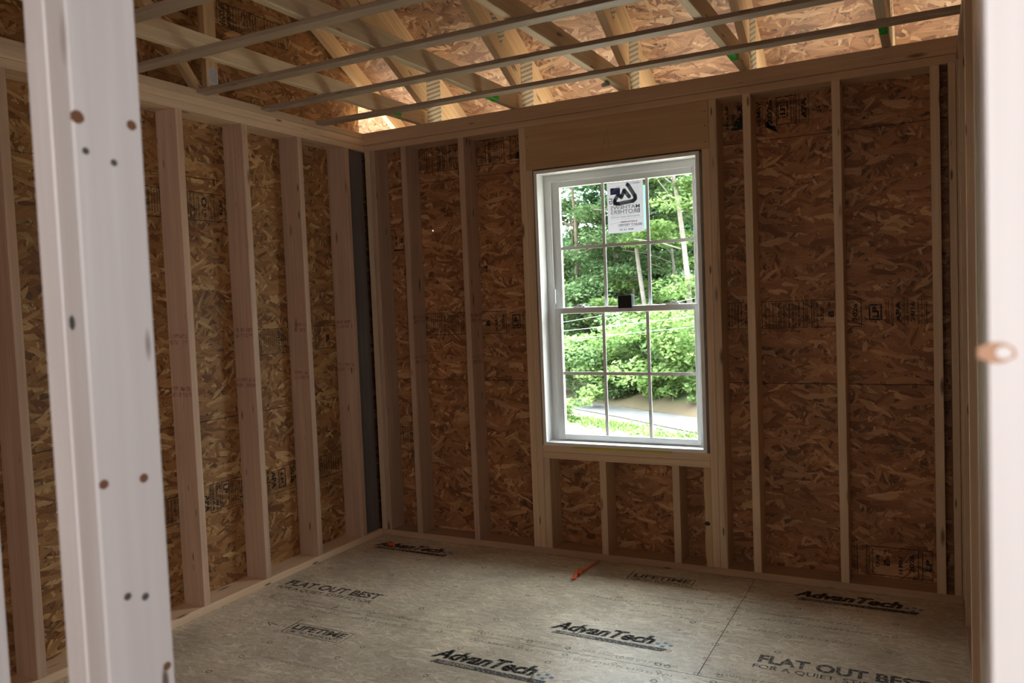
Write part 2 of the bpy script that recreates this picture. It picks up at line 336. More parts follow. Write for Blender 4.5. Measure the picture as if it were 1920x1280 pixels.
class MB:
    def __init__(s): s.V = []; s.F = []
    def box(s, lo, hi):
        b = len(s.V); x0, y0, z0 = lo; x1, y1, z1 = hi
        s.V += [(x0, y0, z0), (x1, y0, z0), (x1, y1, z0), (x0, y1, z0), (x0, y0, z1), (x1, y0, z1), (x1, y1, z1), (x0, y1, z1)]
        s.F += [tuple(b + i for i in f) for f in ((0, 3, 2, 1), (4, 5, 6, 7), (0, 1, 5, 4), (1, 2, 6, 5), (2, 3, 7, 6), (3, 0, 4, 7))]; return s
    def tube(s, pts, rad, n=8):
        base = len(s.V); pts = [Vector(p) for p in pts]
        for i, p in enumerate(pts):
            t = (pts[min(i + 1, len(pts) - 1)] - pts[max(i - 1, 0)]).normalized()
            a = t.cross(Vector((0.3, 0.1, 1)) if abs(t.z) < 0.9 else Vector((1, 0.2, 0))).normalized(); b = t.cross(a)
            r = rad[i] if isinstance(rad, (list, tuple)) else rad
            for k in range(n):
                q = 2 * math.pi * k / n; s.V.append(tuple(p + a * math.cos(q) * r + b * math.sin(q) * r))
        for i in range(len(pts) - 1):
            for k in range(n):
                k2 = (k + 1) % n; s.F.append((base + i * n + k, base + i * n + k2, base + (i + 1) * n + k2, base + (i + 1) * n + k))
        s.F.append(tuple(base + k for k in range(n - 1, -1, -1))); e = base + (len(pts) - 1) * n; s.F.append(tuple(e + k for k in range(n))); return s
    def obj(s, name, mat, parent=None, smooth=False): return link_mesh(name, s.V, s.F, mat, parent, smooth=smooth)

# ---- printed marks: flat ink on a surface, laid out in the surface's own 2-D frame
_tc = {}
def text_geo(txt, bold=0.0, shear=0.0):
    key = (txt, bold, shear)
    if key not in _tc:
        cu = bpy.data.curves.new('t', 'FONT'); cu.body = txt; cu.offset = bold; cu.shear = shear; cu.resolution_u = 3
        o = bpy.data.objects.new('t', cu); COL.objects.link(o)
        dg = bpy.context.evaluated_depsgraph_get(); dg.update()
        me = bpy.data.meshes.new_from_object(o.evaluated_get(dg))
        V = [(v.co.x, v.co.y) for v in me.vertices]; F = [tuple(p.vertices) for p in me.polygons]
        xs = [v[0] for v in V]; ys = [v[1] for v in V]; x0, x1, y0, y1 = min(xs), max(xs), min(ys), max(ys)
        _tc[key] = ([((a - x0) / (x1 - x0), (b - y0) / (y1 - y0)) for a, b in V], F)
        bpy.data.objects.remove(o); bpy.data.curves.remove(cu); bpy.data.meshes.remove(me)
    return _tc[key]
class Ink:
    """2-D marks in (a,b) coordinates of a surface"""
    def __init__(s): s.V = []; s.F = []
    def poly(s, pts): b = len(s.V); s.V += list(pts); s.F.append(tuple(range(b, b + len(pts)))); return s
    def rect(s, a0, b0, a1, b1): return s.poly([(a0, b0), (a1, b0), (a1, b1), (a0, b1)])
    def frame(s, a0, b0, a1, b1, t=0.002):
        s.rect(a0, b0, a1, b0 + t); s.rect(a0, b1 - t, a1, b1); s.rect(a0, b0 + t, a0 + t, b1 - t); s.rect(a1 - t, b0 + t, a1, b1 - t); return s
    def line(s, p, q, t=0.002):
        p = Vector(p); q = Vector(q); n = Vector((-(q - p).y, (q - p).x)).normalized() * t / 2
        return s.poly([tuple(p + n), tuple(p - n), tuple(q - n), tuple(q + n)])
    def ring(s, c, ra, rb, t=0.002, n=14):
        for k in range(n):
            a0, a1 = 2 * math.pi * k / n, 2 * math.pi * (k + 1) / n
            s.poly([(c[0] + ra * math.cos(a0), c[1] + rb * math.sin(a0)), (c[0] + ra * math.cos(a1), c[1] + rb * math.sin(a1)),
                    (c[0] + (ra - t) * math.cos(a1), c[1] + (rb - t) * math.sin(a1)), (c[0] + (ra - t) * math.cos(a0), c[1] + (rb - t) * math.sin(a0))])
        return s
    def text(s, txt, a0, b0, a1, b1, rot=0, bold=0.0, shear=0.0, mirror=False):
        """fits txt in the box; rot 90 reads upward, -90 reads downward, 180 upside down"""
        V, F = text_geo(txt, bold, shear); base = len(s.V)
        for x, y in V:
            if mirror: x = 1 - x
            if rot == 90: p, q = 1 - y, x
            elif rot == -90: p, q = y, 1 - x
            elif rot == 180: p, q = 1 - x, 1 - y
            else: p, q = x, y
            s.V.append((a0 + p * (a1 - a0), b0 + q * (b1 - b0)))
        s.F += [tuple(base + i for i in f) for f in F]; return s
    def obj(s, name, mat, plane, off, parent, label=None):
        """plane: 'back' (a=x,b=z at y=off, seen from -y), 'left' (a=y,b=z at x=off, seen from +x), 'floor' (a=x,b=y at z=off)"""
        if plane == 'back': V = [(a, off, b) for a, b in s.V]
        elif plane == 'left': V = [(off, a, b) for a, b in s.V]
        else: V = [(a, b, off) for a, b in s.V]
        # origin near the marks
        c = Vector(V[0]); o = link_mesh(name, [Vector(v) - c for v in V], s.F, mat, None, Matrix.Translation(c))
        if parent is not None: attach(o, parent)
        if label: o['label'] = label
        return o

# ================================================================== SETTING
D = 0.14                                    # depth of the outside walls (2x6)
PB, ST, T1, T2 = 0.038, 2.4034, 2.4415, 2.5177
XR = 3.2175                                  # inner face of the right wall
FX0, FX1, FY0, FY1 = -D, 6.4, -8.2, D
WX0, WX1, WZ0, WZ1 = 1.162, 2.085, 0.627, 2.157
SEAMZ = 0.975; DYH = -3.497
SL = 0.58; RZ = 2.98                         # roof: deck underside z = RZ - SL*y

def panels(name, boxes, mat, kind='structure', parent=None):
    m = MB()
    for lo, hi in boxes: m.box(lo, hi)
    o = m.obj(name, mat, parent)
    if kind: o['kind'] = kind
    return o
g = 0.0016
# floor: subfloor sheets with thin joints at y = -1.125 and x = 2.306
fl = [((FX0, -1.124 + g, -0.018), (2.3065 - g, FY1, 0)), ((2.3065 + g, -1.124 + g, -0.018), (FX1, FY1, 0)),
      ((FX0, -3.562, -0.018), (0.9, -1.124 - g, 0)), ((0.9 + 0.001, -3.562, -0.018), (3.34, -1.124 - g, 0)), ((3.343, -3.562, -0.018), (FX1, -1.124 - g, 0)),
      ((FX0, FY0, -0.018), (FX1, -3.565, 0))]
floor = panels('floor', fl, M['subfloor'])
m = MB(); m.box((FX0, FY0, -0.06), (FX1, FY1, -0.0195)); m.obj('joists', M['seam'], floor)
# back wall sheathing, cut out for the window
yb0, yb1 = D, D + 0.011
bk = []
ox0, ox1, oz0, oz1 = WX0 - 0.01, WX1 + 0.01, WZ0 - 0.012, WZ1 + 0.012
for za, zb in ((-0.25, SEAMZ - g), (SEAMZ + g, 2.1930), (2.1955, T2)):
    segs = [(FX0 - 0.011, FX1)]
    cuts = []
    lo, hi = max(za, oz0), min(zb, oz1)
    if lo >= hi: cuts = [(FX0 - 0.011, FX1, za, zb)]
    else:
        cuts = [(FX0 - 0.011, ox0, za, zb), (ox1, FX1, za, zb)]
        if za < lo: cuts.append((ox0, ox1, za, lo))
        if hi < zb: cuts.append((ox0, ox1, hi, zb))
    for x0, x1, z0, z1 in cuts:
        # a real nail-pop hole through the sheet at (0.388, 1.898)
        if x0 < 0.388 < x1 and z0 < 1.898 < z1:
            hw = 0.0045
            bk += [((x0, yb0, z0), (0.388 - hw, yb1, z1)), ((0.388 + hw, yb0, z0), (x1, yb1, z1)), ((0.388 - hw, yb0, z0), (0.388 + hw, yb1, 1.898 - hw)), ((0.388 - hw, yb0, 1.898 + hw), (0.388 + hw, yb1, z1))]
        else: bk.append(((x0, yb0, z0), (x1, yb1, z1)))
wall_back = panels('wall_back', bk, M['osb_xz'])
def leak_backing(boxes, parent):  # dark backing sheets added to stop light leaking through the sheathing joints
    m = MB()
    for lo, hi in boxes: m.box(lo, hi)
    m.obj('light_leak_backing', M['seam'], parent)
y2, y3 = yb1 + .0004, yb1 + .003; hx, hz, hh = .388, 1.898, .006
leak_backing([((FX0 - .011, y2, -.3), (hx - hh, y3, T2)), ((hx + hh, y2, -.3), (ox0, y3, T2)), ((hx - hh, y2, -.3), (hx + hh, y3, hz - hh)), ((hx - hh, y2, hz + hh), (hx + hh, y3, T2)),
      ((ox0, y2, -.3), (ox1, y3, oz0)), ((ox0, y2, oz1), (ox1, y3, T2)), ((ox1, y2, -.3), (FX1, y3, T2))], wall_back)
# left wall and its gable
def gable(x0, x1, name, mat):
    m = MB(); 
    zs = [(-0.25, 0.9 - g), (0.9 + g, 2.12), (2.1225, 2.60)]
    for a, b in zs: m.box((x0, FY0, a), (x1, FY1, b))
    b = len(m.V); zr = RZ + SL * 4.0
    P = [(FY0, 2.602), (FY1, 2.602), (FY1, RZ - SL * FY1), (-4.0, zr), (FY0, zr - SL * 4.2)]
    for x in (x0, x1): m.V += [(x, y, z) for y, z in P]
    m.F += [tuple(b + i for i in range(5)), tuple(b + 9 - i for i in range(5))] + [(b + i, b + (i + 1) % 5, b + 5 + (i + 1) % 5, b + 5 + i) for i in range(5)]
    o = m.obj(name, mat); o['kind'] = 'structure'; return o
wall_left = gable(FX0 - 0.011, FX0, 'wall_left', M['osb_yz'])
leak_backing([((FX0 - .014, FY0, -.3), (FX0 - .0115, FY1, 2.62))], wall_left)
wall_right = gable(FX1, FX1 + 0.011, 'wall_right', M['osb_yz'])
wall_front = panels('wall_front', [((FX0, FY0 - 0.011, -0.25), (FX1, FY0, 2.6))], M['osb_xz'])
# unseen panel right of the doorway, added to block light from the right wall
hall_light_blocker = panels('hall_light_blocker', [((3.2175, DYH, 0.001), (FX1, DYH + .011, 2.5))], M['osb_xz'])
# roof deck
def slab(name, pts, th, mat):
    n = len(pts); V = [tuple(p) for p in pts] + [(p[0], p[1], p[2] + th) for p in pts]
    F = [tuple(range(n - 1, -1, -1)), tuple(range(n, 2 * n))] + [(i, (i + 1) % n, (i + 1) % n + n, i + n) for i in range(n)]
    return V, F
EY = 0.60
def ud(y): return RZ - SL * y
rows = [(EY, -0.62), (-0.6225, -1.84), (-1.8425, -4.0)]
V = []; F = []
for ya, yb in rows:
    v, f = slab('x', [(-0.5, ya, ud(ya)), (6.7, ya, ud(ya)), (6.7, yb, ud(yb)), (-0.5, yb, ud(yb))], 0.014, None); b = len(V); V += v; F += [tuple(b + i for i in q) for q in f]
v, f = slab('x', [(-0.5, -4.0, ud(-4.0)), (6.7, -4.0, ud(-4.0)), (6.7, -8.8, ud(0.8)), (-0.5, -8.8, ud(0.8))], 0.014, None); b = len(V); V += v; F += [tuple(b + i for i in q) for q in f]
ceiling = link_mesh('ceiling', V, F, M['osb_roof']); ceiling['kind'] = 'structure'
V, F = slab('x', [(-0.5, EY + .02, ud(EY + .02) + 0.02), (6.7, EY + .02, ud(EY + .02) + 0.02), (6.7, -4.0, ud(-4.0) + 0.02), (-0.5, -4.0, ud(-4.0) + 0.02)], 0.006, None)
link_mesh('roof_felt', V, F, M['seam'], ceiling)
fas = board('trim_1', (-0.5, EY + 0.002, ud(EY) - 0.15), (6.7, EY + 0.022, ud(EY) + 0.0), M['furring'], kind='structure')

# ================================================================== BACK WALL FRAMING
GS = 'studs of the window wall'
def vstud(x0, z0, z1, label, mat='stud', w=0.038, y0=0.0, y1=D, wane=None, name='wall_stud', group=GS, cat='stud'):
    return board(name, (x0, y0, z0), (x0 + w, y1, z1), M[mat], label, cat, group, wane=wane)
board('bottom_plate', (0.0, 0, 0), (XR, D, PB), M['plate'], 'long bottom plate board on the subfloor under the window wall studs', 'plate', wane=(1, .004))
board('top_plate', (-D, 0, ST), (XR, D, T1 - .0006), M['plate'], 'lower top plate board resting on the window wall studs', 'plate', 'top plates')
board('top_plate', (0.0, 0, T1 + .0012), (XR + .1, D, T2), M['plate'], 'upper top plate board along the window wall, under the roof trusses', 'plate', 'top plates', wane=(0, .003))
A = vstud(0.2707, PB, ST, 'stud just right of the left corner post, spruce with red ink marks', 'pink')
B = vstud(0.6771, PB, ST, 'stud with a bark pocket, halfway between corner and window', 'pink', wane=(0, .004))
vstud(1.075, PB, ST, 'full-height stud at the left side of the window opening')
vstud(1.1135, PB, 2.165, 'jack stud carrying the left end of the window header')
vstud(2.098, PB, 2.165, 'jack stud carrying the right end of the window header')
vstud(2.1365, PB, ST, 'full-height stud with a wavy bark edge at the right side of the window', wane=(1, .012))
vstud(2.3027, PB, ST, 'pale narrow stud, first to the right of the window framing')
vstud(2.7091, PB, ST, 'pale stud second to the right of the window, between two stamped OSB bays', wane=(0, .006))
vstud(3.1155, PB, ST, 'stud beside the dark gap in the right corner', 'stud')
vstud(3.186, PB, ST, 'dark stud squeezed against the right wall in the corner', 'stud', w=0.0305)
# corner at the left: three boards
vstud(0.0, PB, ST, 'corner stud turned flat to the room, left corner', 'stud', w=0.038, y0=-0.0, y1=0.055)
vstud(0.0395, PB, ST, 'pinkish corner stud with a dark bark streak, left corner', 'pink', wane=(0, .006), w=0.036)
# below the window
board('window_sill_plate', (1.152, 0, 0.589), (2.098, D, 0.6265), M['stud'], 'upper rough sill board directly under the white window', 'sill', 'rough sill boards')
board('window_sill_plate', (1.152, 0, 0.551), (2.098, D, 0.5885), M['stud'], 'lower rough sill board resting on the short cripple studs', 'sill', 'rough sill boards')
GC = 'cripple studs under the window'
vstud(1.153, PB, .551, 'short cripple stud under the left end of the sill', 'stud', name='cripple_stud', group=GC)
vstud(1.4899, PB, .551, 'short pale cripple stud left of the middle under the window', 'stud', name='cripple_stud', group=GC)
vstud(1.8963, PB, .551, 'short pale cripple stud right of the middle under the window', 'stud', name='cripple_stud', group=GC)
orange_cripple = vstud(2.060, PB, .551, 'orange-brown cripple stud with a black knot under the right end of the sill', 'truss', name='cripple_stud', group=GC, wane=(0, .01))
hd = board('window_header', (1.1135, 0, 2.1655), (2.1355, 0.05, ST), M['ply'], 'wide plywood-faced header above the window with a pencil scribble', 'header')
m = Ink(); m.line((1.56, 2.20), (1.60, 2.34), .0012); m.line((1.575, 2.27), (1.61, 2.24), .0012); m.line((1.61, 2.22), (1.60, 2.34), .0012)
m.obj('pencil_scribble', M['ink_faint'], 'back', -0.0006, hd)
for z in (2.20, 2.28, 2.35):
    for x in (1.128, 2.118): nm = Ink(); nm.ring((x, z), .003, .003, .0028, 8); nm.obj('nail_head', M['ink'], 'back', -0.0006, hd)

# ================================================================== LEFT WALL FRAMING
GL = 'studs of the left wall'
board('bottom_plate', (-D, -3.39, 0), (0, 0.0, PB), M['stud'], 'pale bottom plate board along the foot of the left wall', 'plate')
board('top_plate', (-D, -3.39, ST), (0, -0.001, T1 - .001), M['stud'], 'lower top plate board on the left wall studs', 'plate', 'left wall top plates', wane=(0, .004))
board('top_plate', (-D, -3.39, T1), (0, 0.0, 2.4795), M['stud'], 'upper top plate board of the left wall, below the gable truss', 'plate', 'left wall top plates')
LL = ['stud of the left wall nearest to the pale door post, grey and knotty',
      'second stud of the left wall from the pale door post, bark along one edge',
      'third stud of the left wall from the pale door post',
      'pale smudged stud of the left wall beside the dark corner gap']
LS = []
for i in range(4):
    y = -1.409 + .4064 * i
    LS.append(board('wall_stud', (-D, y, PB), (0, y + .038, ST), M['pink'], LL[i], 'stud', GL, wane=(3, .006) if i in (1, 3) else None))
board('wall_stud', (-D, -1.815, PB), (0, -1.777, ST), M['pink'], 'left wall stud hidden behind the pale door post', 'stud', GL)
board('wall_stud', (-D, -2.222, PB), (0, -2.184, ST), M['pink'], 'dark left wall stud seen to the left of the pale door post', 'stud', GL)
board('wall_stud', (-D, -2.628, PB), (0, -2.59, ST), M['pink'], 'stud of the left wall cut by the left edge of the picture', 'stud', GL)
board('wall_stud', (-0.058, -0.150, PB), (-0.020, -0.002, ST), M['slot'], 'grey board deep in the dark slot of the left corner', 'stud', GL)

# red ink marks on the broad faces of the studs
rr = random.Random(3)
def red_band(inkobj, a0, a1, zc):
    for row in (0, 1):
        z0 = zc - 0.026 + row * 0.029; a = a0 + .002
        while a < a1 - .006:
            wd = rr.uniform(.003, .0075)
            if rr.random() < .85:
                inkobj.rect(a, z0, a + .0016, z0 + .021)
                if rr.random() < .6: inkobj.rect(a, z0 + rr.choice((0, .009, .018)), a + wd, z0 + rr.choice((0, .009, .018)) + .003)
                if rr.random() < .6: inkobj.rect(a + wd - .0016, z0 + rr.choice((0, .01)), a + wd, z0 + .021)
            a += wd + .0022
for i, zz in enumerate(((1.325, 1.075), (1.335, 1.075), (1.345, 1.075), (1.345, 1.085))):
    for z in zz:
        k = Ink(); red_band(k, -D + (.03 if i == 2 else .004), -.002, z)
        V = [(a, -1.409 + .4064 * i - .0006, b) for a, b in k.V]; c = Vector(V[0])
        o = link_mesh('red_ink_stamp', [Vector(v) - c for v in V], k.F, M['ink_red'], None, Matrix.Translation(c)); attach(o, LS[i])
for par, xx in ((B, .7153), (A, .3089)):
    for z in (1.355, 1.11):
        k = Ink(); red_band(k, .002, D - .01, z)
        V = [(xx + .0004, a, b) for a, b in k.V]; c = Vector(V[0])
        o = link_mesh('red_ink_stamp', [Vector(v) - c for v in V], k.F, M['ink_red'], None, Matrix.Translation(c)); attach(o, par)

# ================================================================== RIGHT WALL
GR = 'studs of the right wall'
board('bottom_plate', (XR, -3.39, 0), (XR + .089, D, PB), M['pink'], 'bottom plate board along the foot of the right wall', 'plate')
board('top_plate', (XR, -3.39, ST), (XR + .089, 0, T1 - .001), M['pink'], 'top plate board of the right wall', 'plate')
RLB = ['right wall stud standing in the dark back corner', 'right wall stud second from the back corner', 'right wall stud third from the back corner',
       'right wall stud fourth from the back corner', 'right wall stud fifth from the back corner', 'right wall stud sixth from the back corner']
for i, y in enumerate((-0.045, -0.36, -0.98, -1.60, -1.93, -2.4)):
    board('wall_stud', (XR, y, PB), (XR + .089, y + .038, ST), M['stud'], RLB[i], 'stud', GR)

# ================================================================== DOORWAY POSTS (near)
DY0, DY1 = -3.485, -3.396
GD = 'boards of the door opening'
pj = board('door_jack_post', (2.235, DY0, 0.0), (2.273, DY1, 2.15), M['post'], 'large pale knotted post at the left of the doorway, face to the opening', 'post', GD, wane=(0, .002))
pk = board('door_king_post', (2.1965, DY0, 0.0), (2.2345, DY1, 2.40), M['post'], 'grey edge of the pale stud nailed to the left of the near doorway post', 'post', GD)
rp = board('door_jack_post', (3.1415, DY0, 0.0), (3.1795, DY1, 2.15), M['post'], 'blurred bright white post along the right edge of the picture', 'post', GD)
board('door_king_post', (3.180, DY0, 0.0), (3.2165, DY1, 2.40), M['post'], 'post behind the bright right post, outside the picture', 'post', GD)
board('wall_stud', (1.884, DY0, 0.038), (1.922, DY1, ST), M['post'], 'blurred stud of the door wall at the bottom left edge', 'stud', GD)
board('bottom_plate', (0, DY0, 0), (2.196, DY1, PB), M['stud'], 'bottom plate of the door wall', 'plate')
board('door_header', (2.235, DY0, 2.151), (3.1795, DY1, ST), M['stud'], 'header over the near doorway', 'header')
board('top_plate', (0, DY0, ST + .001), (XR + .089, DY1, T1), M['stud'], 'top plate of the door wall', 'plate')
# knots and nail dents on the near posts
def spot(parent, name, plane, a, b, ra, rb, mat, off):
    k = Ink(); n = 16; k.poly([(a + ra * math.cos(2 * math.pi * i / n) * (1 + .12 * math.sin(3 * i)), b + rb * math.sin(2 * math.pi * i / n)) for i in range(n)])
    return k.obj(name, mat, plane, off, parent)
M['knot'] = flat('knot_brown', (0.20, 0.095, 0.05), 0.5)
M['knot_l'] = flat('knot_ring', (0.50, 0.27, 0.16), 0.5)
M['dent'] = flat('nail_dent', (0.10, 0.09, 0.09), 0.5)

# ================================================================== ROOF TRUSSES
TX = [0.3965, 1.0315, 1.674, 2.296, 2.926]
TLAB = ['roof truss nearest to the left wall', 'second roof truss from the left, green paint on its bottom chord', 'middle roof truss, above the left part of the window',
        'fourth roof truss from the left, above the right window edge', 'rightmost roof truss, next to the right wall']
BZ0, BZ1 = T2, T2 + .089
def truss(x, label, n):
    t = empty('roof_truss', (x, 0, T2), label, 'roof truss', 'roof trusses')
    x1 = x + .038
    # bottom chord
    lo, hi = (x, -7.0, BZ0), (x1, .066, BZ1)
    b = board('bottom_chord', lo, hi, M['chord'], None, parent=None, wane=(1, .005) if n == 0 else ((2, .012) if n == 2 else None)); attach(b, t)
    # sloping chord: rafter and slider beneath it, side by side
    def zz(y, o): return RZ - .0015 - SL * y - o
    yt, ye = -3.98, EY - .002
    top = prism('top_chord', [(ye, zz(ye, .160)), (yt, zz(yt, .160)), (yt, zz(yt, 0)), (ye, zz(ye, 0))], x, x1, M['truss'], t)
    y2 = -2.2
    prism('slider_chord', [(ye, zz(ye, .322)), (y2, zz(y2, .322)), (y2, zz(y2, .1615)), (ye, zz(ye, .1615))], x, x1, M['truss'], t)
    # web members
    prism('web', [(-2.15, BZ1), (-3.1, zz(-3.1, .165)), (-3.2, zz(-3.2, .165)), (-2.27, BZ1)], x, x1, M['truss'], t)
    # plates on both faces
    for s, xo in ((1, x1), (-1, x - .0012)):
        pm = MB(); pm.box((xo, .072, BZ0 + .022), (xo + .0012, .222, BZ0 + .305)); pm.obj('heel_plate', M['galv'], t)
    V = [(x1 + .0012, y, z) for y, z in ((-.28, 2.975), (-.09, 2.935), (-.155, 2.822))] + [(x1, y, z) for y, z in ((-.28, 2.975), (-.09, 2.935), (-.155, 2.822))]
    link_mesh('joint_plate', V, [(0, 1, 2), (5, 4, 3), (0, 3, 4, 1), (1, 4, 5, 2), (2, 5, 3, 0)], M['galv'], t)
    # green paint and lumber stamp near the heel, painted on the chord
    k = Ink(); n == 2 or k.poly([(-.36, BZ0 + .002), (-.21, BZ0 + .002), (-.20, BZ0 + .022), (-.27, BZ0 + .030), (-.36, BZ0 + .020)])
    if n != 2: k.obj('green_paint_mark', M['green'], 'left', x1 + .0005, b)
    if n in (1, 3, 4):
        m = MB(); m.box((x + .002, -.37, BZ0 - .0005), (x1 - .002, -.20, BZ0 - .0002)); m.obj('green_paint_mark', M['green'], b)
    k = Ink(); k.text('KD-HT', .0, BZ0 + .01, .012, BZ0 + .075, 90); k.text('SPF No.2', .02, BZ0 + .01, .032, BZ0 + .075, 90)
    k.obj('grade_stamp', M['ink'], 'left', x1 + .0006, b)
    return t
for i, x in enumerate(TX): truss(x, TLAB[i], i)
# gable truss on the left wall
gt = empty('gable_truss', (-.10, 0, 2.4795), 'gable end truss standing on the left wall, with a paper label on one upright', 'roof truss')
attach(board('bottom_chord', (-D, -7.0, 2.480), (0.0, .12, 2.518), M['stud']), gt)
GX0, GX1 = -.089, -.051
for y0 in (-1.165, -1.775, -2.385, -2.99):
    zt = RZ - SL * (y0 + .089) - .165 + .05
    attach(board('gable_upright', (GX0, y0, 2.5185), (GX1, y0 + .075, zt), M['truss']), gt)
def zz(y, o): return RZ - .0015 - SL * y - o
prism('top_chord', [(EY - .002, zz(EY - .002, .103)), (-3.98, zz(-3.98, .103)), (-3.98, zz(-3.98, 0)), (EY - .002, zz(EY - .002, 0))], GX0, GX1, M['truss'], gt)
prism('diagonal_brace', [(-1.22, 2.519), (-1.75, 3.2), (-1.80, 3.16), (-1.27, 2.519)], -.047, -.012, M['truss'], gt)
m = MB(); m.box((GX1, -1.15, 2.578), (GX1 + .0008, -1.097, 2.66)); lab = m.obj('paper_label', M['white_paper'], gt)
k = Ink()
for j in range(5): k.text('LUMBER LOT 16' if j % 2 else 'TRUSS TAG', -1.143 + j * .009, 2.588, -1.138 + j * .009, 2.648, 90)
k.obj('label_print', M['ink'], 'left', GX1 + .0013, lab)

# furring strips under the trusses
GF = 'furring strips under the trusses'
FL = ['furring strip closest to the window wall', 'second furring strip from the window wall', 'third furring strip from the window wall',
      'fourth furring strip from the window wall', 'furring strip nearest to the camera, at the upper left']
for i, yc in enumerate((-.400, -.825, -1.245, -1.672, -2.075)):
    board('furring_strip', (-.02, yc - .032, T2 - .0195), (XR + .02, yc + .032, T2 - .0005), M['furring'], 'long thin ' + FL[i], 'furring strip', GF)

# nails and pipe
m = MB(); m.tube([(1.70, -.235, 2.50), (1.625, -.10, 2.535)], .011, 12); o = m.obj('pipe_offcut', M['pvc'], smooth=True)
tag(o, 'short grey pipe stub poking out beside the middle truss', 'pipe')
m = MB(); m.tube([(3.045, -.001, 2.478), (3.043, -.018, 2.476)], .0016, 6); o = m.obj('bent_nail', M['steel']); tag(o, 'shiny nail sticking out of the top plate at the right', 'nail')

# ================================================================== OSB STAMPS
BY = D - .0008
def cols(k, b0, b1, items, rot):
    for it in items:
        a0, a1, txt = it[:3]; kw = it[3] if len(it) > 3 else {}
        lo, hi = kw.get('b', (0.06, 0.94)); B0 = b0 + (b1 - b0) * lo; B1 = b0 + (b1 - b0) * hi
        if txt == '|': k.rect(a0, b0, a1, b1)
        elif txt == '[]': k.frame(a0, B0, a1, B1, kw.get('t', .002) * 1.35)
        else: k.text(txt, a0, B0, a1, B1, rot, kw.get('bold', .01) + .018)
def stamp(plane, off, b0, b1, items, rot, parent, name='printed_stamp'):
    k = Ink(); cols(k, b0, b1, items, rot); return k.obj(name, M['ink'], plane, off, parent)
small = ['THIS SIDE DOWN', 'ESTE LADO ABAJO', 'CE COTE EN DESSOUS', 'STRENGTH AXIS', 'THIS DIRECTION', 'SIZED FOR SPACING', 'EXPOSURE 1', 'RATED SHEATHING', 'MADE IN CANADA', 'PANEL GRADE', 'THICKNESS LABEL', 'SEPARATION REQUIRED']
def lines(a0, a1, step=.0155, h=.0085, start=0):
    out = []; a = a0; i = start
    while a + h < a1: out.append((a, a + h, small[i % len(small)], {'b': (.08 + .05 * (i % 3), .95 - .04 * (i % 2))})); a += step; i += 1
    return out
E1 = (1.253, 1.389)
stamp('back', BY, *E1, lines(2.178, 2.262) + [(2.262, 2.276, '050 512 500'), (2.172, 2.284, '[]', {'b': (0, 1)}), (2.227, 2.229, '|')], 90, wall_back)
stamp('back', BY, *E1, [(2.346, 2.566, '[]', {'b': (0, 1), 't': .0022}), (2.360, 2.371, small[0]), (2.378, 2.389, small[1]), (2.396, 2.407, small[2]), (2.414, 2.4165, '|'),
      (2.432, 2.443, small[3]), (2.449, 2.460, small[4]), (2.426, 2.430, 'III'), (2.464, 2.466, '|'), (2.474, 2.484, 'LP CORP'), (2.492, 2.502, '1-800-LP'), (2.509, 2.511, '|'), (2.520, 2.531, small[8]), (2.545, 2.549, '|'), (2.556, 2.559, '|')], 90, wall_back)
def fullmark(x, b0, b1, rot=90, month='MAY'):
    return [(x, x + .229, '[]', {'b': (0, 1), 't': .0028}), (x + .007, x + .018, 'LP CANADA LTD'), (x + .023, x + .033, 'MANIWAKI QUEBEC'), (x + .042, x + .058, 'OSB', {'b': (.28, .72), 'bold': .02}),
            (x + .078, x + .104, 'B', {'b': (.36, .60), 'bold': .03}), (x + .078, x + .088, 'TIME', {'b': (.72, .92)}), (x + .140, x + .160, '14 ' + month, {'b': (.12, .75), 'bold': .02}), (x + .188, x + .210, '2026', {'b': (.2, .82), 'bold': .02})]
def lpapa(x):
    return [(x, x + .058, '[]', {'b': (.22, .78), 't': .0055}), (x + .014, x + .044, 'LP', {'b': (.30, .70), 'bold': .04}), (x + .073, x + .079, 'CERTIFIED MILL'), (x + .083, x + .089, 'THE ENGINEERED'),
            (x + .098, x + .1, '|'), (x + .104, x + .1065, '|'), (x + .116, x + .139, 'APA', {'b': (.1, .88), 'bold': .04}), (x + .146, x + .149, '|'), (x + .153, x + .156, '|'), (x + .162, x + .170, 'RATED SHEATHING'),
            (x + .179, x + .198, '24/16', {'b': (.15, .82), 'bold': .02}), (x + .208, x + .216, 'SIZED FOR SPACING'), (x + .222, x + .230, 'PANEL GRADE'), (x + .236, x + .238, '|'), (x + .242, x + .25, 'EXPOSURE 1')]
stamp('back', BY, *E1, fullmark(2.583, *E1), 90, wall_back)
stamp('back', BY, *E1, lpapa(2.843), 90, wall_back)
# left half of the back wall, same height
stamp('back', BY, *E1, [(.308, .60, '[]', {'b': (0, 1), 't': .0026})] + lines(.314, .44) + [(.442, .445, '|'), (.447, .459, small[0]), (.466, .477, small[1]), (.484, .4865, '|')] + lines(.492, .56, start=5) + [(.565, .568, '|'), (.575, .59, small[3])], 90, wall_back)
stamp('back', BY, *E1, [(.655, .878, '[]', {'b': (0, 1), 't': .0026}), (.66, .67, 'LP CANADA LTD'), (.678, .69, 'OSB', {'b': (.28, .72)}), (.742, .768, 'B', {'b': (.36, .62), 'bold': .03}), (.80, .82, '14 MAY', {'b': (.12, .8), 'bold': .02}), (.848, .868, '2026', {'b': (.2, .85), 'bold': .02}),
      (.918, .972, '[]', {'b': (.22, .82), 't': .005}), (.930, .96, 'LP', {'b': (.30, .74), 'bold': .04}), (.985, .992, 'CERTIFIED MILL'), (1.0, 1.002, '|')], 90, wall_back)
